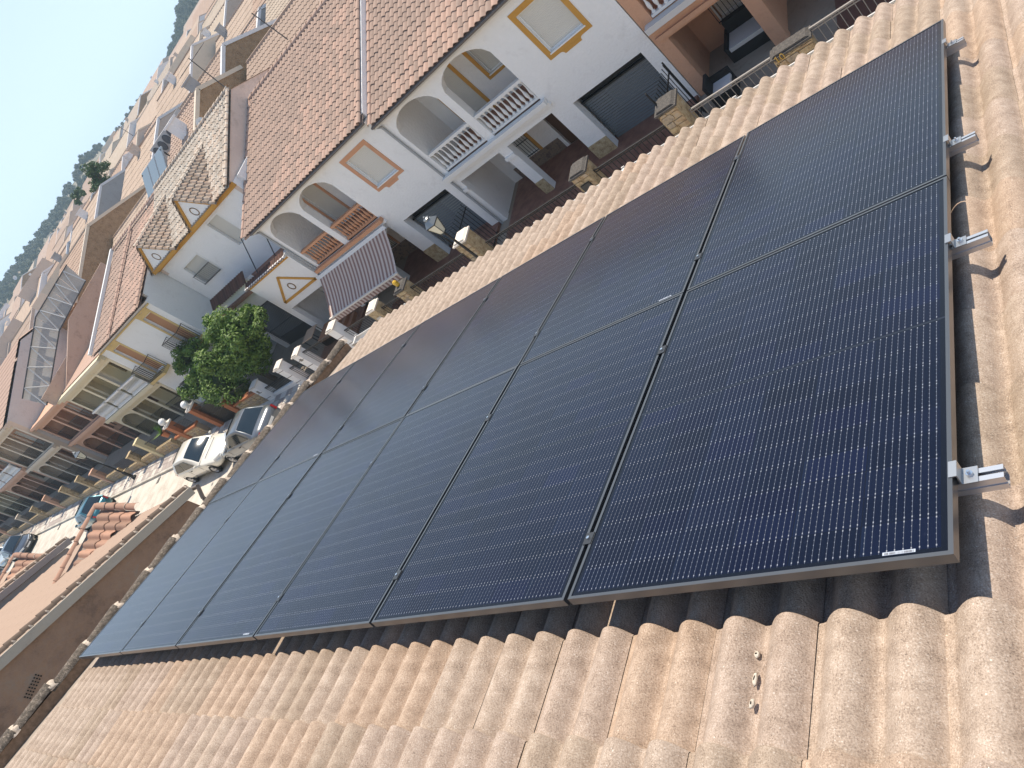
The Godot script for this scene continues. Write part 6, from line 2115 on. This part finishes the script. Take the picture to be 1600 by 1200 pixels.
func roof_things() -> void:
	antenna("leaning television antenna between the gabled house and the brown gable", PZ(366, 148, 22.5), 2.0, 7, -0.15)
	antenna("television antenna above the salmon-trimmed roof", PZ(450, 62, 23.5), 1.5, 5, 0.1)
	antenna("thin television antenna standing on the far white roof", PZ(208, 212, 40.0), 1.2, 5, 0.0)
	dish("white satellite dish at the ridge of the lichened roof", PZ(314, 191, 22.6), 0.2)
	dish("small satellite dish on a distant roof by the tree", PZ(163, 287, 60.0), 0.5)
	dish("satellite dish against the hill on the farthest roofs", PZ(24, 434, 80.0), 0.45)
	# solar water heater: pale blue collectors on a rack behind the lichened roof
	var t := thing("solar_heater", "pale blue glass collectors on a rack behind the lichened roof", "solar heater", PZ(262, 250, 26.0))
	var o := PZ(268, 268, 26.0)
	var mb := MB.new()
	for k in 3:
		mb = MB.new()
		var a := o + Vector3(k * 1.05, 0, 0)
		mb.obx(Transform3D(Basis(Vector3(1, 0, 0), deg_to_rad(-38)), a + Vector3(0.5, 0.5, 0.4)), Vector3(1.0, 0.08, 1.7))
		var c := part(t, "collector", mb, plain("collector_frame", lin(0.45, 0.47, 0.48), 0.4, 0.6))
		mb = MB.new()
		mb.obx(Transform3D(Basis(Vector3(1, 0, 0), deg_to_rad(-38)), a + Vector3(0.5, 0.5, 0.4) + Vector3(0, 0.035, -0.027)), Vector3(0.92, 0.02, 1.6))
		part(c, "glass", mb, plain("collector_glass", lin(0.20, 0.25, 0.28), 0.12))
	mb = MB.new()
	for x in [0.1, 3.0]: mb.bar(o + Vector3(x, -1.2, 0.9), o + Vector3(x, 1.0, 0.9), 0.06, 0.06)
	part(t, "rack", mb, plain("antenna_grey", lin(0.09, 0.085, 0.08), 0.5, 0.5))
	# row of cooling units with round fans
	t = thing("cooling_units", "grey ventilation cabinet with a row of round fans on a roof", "ventilation unit", PZ(250, 215, 28.6))
	var a0 := PZ(284, 184, 28.6)
	var a1 := PZ(248, 234, 28.6)
	a1.y = a0.y
	mb = MB.new()
	mb.bar(a0, a1, 0.8, 0.8)
	part(t, "cabinet", mb, plain("unit_grey", lin(0.42, 0.41, 0.39), 0.6))
	for k in 5:
		mb = MB.new()
		var c := a0.lerp(a1, (k + 0.5) / 5.0) + Vector3(0, 0.0, -0.42)
		mb.lathe(Transform3D(Basis(Vector3(1, 0, 0), PI / 2), c), [Vector2(0.30, 0.0), Vector2(0.31, 0.03), Vector2(0.27, 0.0), Vector2(0.0, 0.01)], 14)
		part(t, "fan", mb, plain("fan_dark", lin(0.08, 0.085, 0.09), 0.6))
	# steel truss with boards on the roof terrace of the cream house
	t = thing("roof_truss", "light steel truss with grey boards edging the cream house's roof terrace", "truss", Vector3(46.9, 7.4, 19.0))
	var steel := plain("truss_white", lin(0.42, 0.42, 0.41), 0.5, 0.2)
	var bot := [Vector3(46.7, 7.5, 15.7), Vector3(46.7, 8.9, 20.2), Vector3(46.0, 9.1, 23.6), Vector3(41.0, 9.2, 24.2)]
	var topp := [Vector3(47.3, 8.7, 15.7), Vector3(47.3, 10.3, 20.6), Vector3(46.4, 10.4, 24.2), Vector3(41.0, 10.3, 24.9)]
	for k in 2:
		mb = MB.new()
		mb.bar(bot[k], bot[k + 1], 0.07, 0.07); mb.bar(topp[k], topp[k + 1], 0.07, 0.07)
		part(t, "chord", mb, plain("truss_dark", lin(0.05, 0.05, 0.05), 0.5))
		for q in 4:
			mb = MB.new()
			mb.bar(bot[k].lerp(bot[k + 1], q / 4.0), topp[k].lerp(topp[k + 1], (q + 0.5) / 4.0), 0.06, 0.06)
			mb.bar(topp[k].lerp(topp[k + 1], (q + 0.5) / 4.0), bot[k].lerp(bot[k + 1], (q + 1.0) / 4.0), 0.06, 0.06)
			part(t, "brace", mb, steel)
			mb = MB.new()
			var o2 := Vector3(0.25, 0, 0.1)
			mb.quad(bot[k].lerp(bot[k + 1], q / 4.0) + o2, bot[k].lerp(bot[k + 1], q / 4.0 + 0.245) + o2, topp[k].lerp(topp[k + 1], q / 4.0 + 0.245) + o2 * 0.5, topp[k].lerp(topp[k + 1], q / 4.0) + o2 * 0.5)
			part(t, "board", mb, stucco("truss_board", Color(0.40, 0.37, 0.33), 0.08))
	lantern("white-glazed lantern street lamp before the ribbed garage door", Vector3(13.5, 0.66, 13.2), 4.02, false)
	lantern("black lantern street lamp before the farther salmon porches", Vector3(45.0, ground(45, 10) + 0.1, 13.2), 5.3, false)

# ------------------------------------------------------------------ hills
func hills() -> void:
	var az := [[70.0, 2.6], [58.0, 2.7], [52.0, 2.65], [49.0, 2.5], [46.59, 2.3], [45.67, 2.0], [44.46, 1.4], [43.08, 1.2], [41.98, 1.0], [40.7, 1.02], [39.53, 1.25], [38.0, 1.3], [36.95, 1.36], [36.43, 1.68], [35.64, 1.88], [34.77, 2.0], [34.45, 2.2], [33.13, 2.1], [32.4, 2.1], [31.27, 1.95], [30.02, 1.95], [28.37, 2.05], [26.98, 2.1], [24.99, 2.25], [20.0, 2.4], [10.0, 2.2], [0.0, 1.5]]
	var nz := FastNoiseLite.new()
	nz.seed = 5
	nz.frequency = 0.012
	var mb := MB.new()
	var rows := []
	var rad := [335.0, 380.0, 430.0, 490.0, 560.0, 620.0, 700.0]
	var pts := []
	for i in rad.size():
		var row := []
		var f: float = [0.0, 0.30, 0.55, 0.8, 1.0, 0.85, 0.2][i]
		for j in 141:
			var a := 70.0 - 0.5 * j
			var el := 1.5
			for k in range(az.size() - 1):
				if a <= az[k][0] and a >= az[k + 1][0]: el = lerpf(az[k][1], az[k + 1][1], (az[k][0] - a) / (az[k][0] - az[k + 1][0]))
			var top: float = 10.6 + 560.0 * tan(deg_to_rad(el)) - 1.8
			var p := Vector3(CAM.x + cos(deg_to_rad(a)) * rad[i], 0, CAM.z + sin(deg_to_rad(a)) * rad[i])
			p.y = lerpf(5.0, top, f) + (nz.get_noise_2d(p.x, p.z) * 1.6 if i > 0 and i != 4 else 0.0)
			row.append(p)
			if i > 0 and i < 6: pts.append(p)
		rows.append(row)
	mb.grid(rows)
	struct("hills", mb, rich("hill_m", ntex("hill_t", 512, [[0.008, 1.0], [0.03, 0.8], [0.2, 0.5]], [Color(0.075, 0.085, 0.048), Color(0.14, 0.135, 0.085), Color(0.26, 0.22, 0.16), Color(0.42, 0.36, 0.29)], 41), 90.0, 0.95))
	# pines and scrub cover the hills as one mass
	var g := RandomNumberGenerator.new()
	g.seed = 12
	var bush := MB.new()
	leaf_cloud(bush, [[Vector3(0, 1.6, 0), 1.3], [Vector3(0.6, 2.3, 0.4), 1.0], [Vector3(-0.7, 2.2, -0.3), 0.9], [Vector3(0.1, 3.1, 0), 0.8]], 700, 0.34, 9)
	bush.tube(Vector3(0, -1, 0), Vector3(0, 2, 0), 0.15, 0.1, 5)
	var ts := []
	for k in 9000:
		var i := g.randi() % (rows.size() - 2)
		if i >= 4 and g.randf() < 0.5: i = 3
		var j := g.randi() % 140
		var u := g.randf()
		var v := g.randf()
		var p: Vector3 = rows[i][j].lerp(rows[i][j + 1], u).lerp(rows[i + 1][j].lerp(rows[i + 1][j + 1], u), v)
		var dens := nz.get_noise_2d(p.x * 1.5 + 300.0, p.z * 1.5)
		if dens < (0.0 if atan2(p.z, p.x) < 0.755 else -0.6) and g.randf() < 0.88: continue
		var s := g.randf_range(0.5, 1.25)
		ts.append(Transform3D(Basis(Vector3.UP, g.randf() * TAU).scaled(Vector3(s, s * g.randf_range(0.8, 1.25), s)), p))
	multi(self, "hill_woodland", bush.done(), leaf_mat("pine_green", Color(0.085, 0.105, 0.055)), ts)
	var wl := get_node("hill_woodland")
	tag(wl, "dark green pines and scrub covering the hills above the town", "woodland")
	# single trees standing among the roofs
	var spots := [[145, 272, 95.0, 1.35, "dark rounded tree among the roofs below the cliff"], [119, 300, 130.0, 0.9, "light green tree beside the far grey terrace"]]
	for s in spots:
		var c := PZ(s[0], s[1], s[2] * 0.55)
		var t := thing("town_tree", s[4], "tree", c - Vector3(0, s[3] * 1.6, 0))
		mb = MB.new()
		mb.tube(c - Vector3(0, s[3] * 0.9, 0), c, 0.15, 0.1, 6)
		part(t, "trunk", mb, stucco("bark", Color(0.12, 0.09, 0.06), 0.2))
		mb = MB.new()
		var bl := []
		for k in 9: bl.append([c + Vector3(g.randfn(), g.randfn() * 0.5 - 0.5, g.randfn()) * s[3] * 0.7, s[3] * g.randf_range(0.4, 0.65)])
		leaf_cloud(mb, bl, 2600, 0.15, 30)
		part(t, "crown", mb, leaf_mat("town_leaf", Color(0.05, 0.10, 0.025)))

func cream_terrace() -> void:
	var t: Node = get_node("cream_house")
	var mb := MB.new()
	mb.box(Vector3(38.8, 6.95, ZF + 0.2), Vector3(46.9, 7.12, 26.0))
	part(t, "roof_terrace", mb, stucco("terrace_pink", Color(0.40, 0.27, 0.20), 0.1))
	mb = MB.new()
	mb.box(Vector3(46.6, 7.1, 15.9), Vector3(46.85, 7.9, 26.0))
	mb.poly(Transform3D(Basis(Vector3(0, 0, 1), Vector3(0, 1, 0), Vector3(-1, 0, 0)), Vector3(46.6, 0, 0)), PackedVector2Array([Vector2(17.0, 7.1), Vector2(25.5, 7.1), Vector2(25.5, 8.9), Vector2(21.0, 8.8)]), 0.2)
	part(t, "terrace_parapet", mb, stucco("terrace_pink2", Color(0.43, 0.31, 0.24), 0.1))

func _ready() -> void:
	rng.seed = 7
	stage()
	street()
	own_roof()
	var ochre := stucco("ochre_trim", Color(0.52, 0.27, 0.05), 0.06)
	var salm := stucco("salmon_trim", Color(0.56, 0.29, 0.16), 0.06)
	var pm := tile_mats("pink_tile", Color(0.385, 0.275, 0.212))
	arched_house("ochre_trim_house", "white arched house with ochre window trim and white balusters", 7.09, 0.0, ochre, plain("white_rail", lin(0.72, 0.71, 0.68), 0.6), pm, true)
	arched_house("salmon_trim_house", "white arched house with salmon window trim, salmon balusters and an awning", 14.84, 0.28, salm, salm, pm, false, 0.5)
	salmon_house()
	gabled_house()
	yellow_house()
	var cream := stucco("cream_wall", Color(0.62, 0.54, 0.38), 0.05)
	var salw := stucco("salmon_far", Color(0.55, 0.33, 0.22), 0.06)
	var beige := stucco("beige_far", Color(0.56, 0.47, 0.36), 0.06)
	porch_house("cream_house", "cream house with a white balustrade and roof terrace", 38.8, 46.9, 7.05, 4.25, cream, stucco("cream_inner", Color(0.58, 0.50, 0.30), 0.05), 1, 3, false)
	porch_house("salmon_porch_house", "salmon house with dark barred porches beside the cream house", 46.92, 55.38, 7.0, 4.5, salw, salw, 0, 3, false, 17.0)
	porch_house("tall_grey_gable_house", "salmon house with a tall grey gable wall", 55.4, 63.6, 8.4, 5.3, beige, salw, 0, 3, true, ZF, stucco("pale_grey_gable", Color(0.50, 0.48, 0.46), 0.05))
	porch_house("white_balcony_house", "far salmon house with white balcony panels", 63.62, 72.2, 8.0, 5.6, salw, beige, 1, 3, true)
	porch_house("far_porch_house", "far cream house beyond the white balconies", 72.22, 81.0, 8.5, 6.0, cream, salw, 0, 3, true)
	porch_house("last_porch_house", "farthest salmon house at the end of the street", 81.02, 90.0, 9.0, 6.4, salw, salw, 0, 3, true)
	cream_terrace()
	near_neighbours()
	town()
	hills()
	solar_panels()
	awning()
	front_gardens()
	yellow_garden()
	cars()
	tree()
	roof_things()
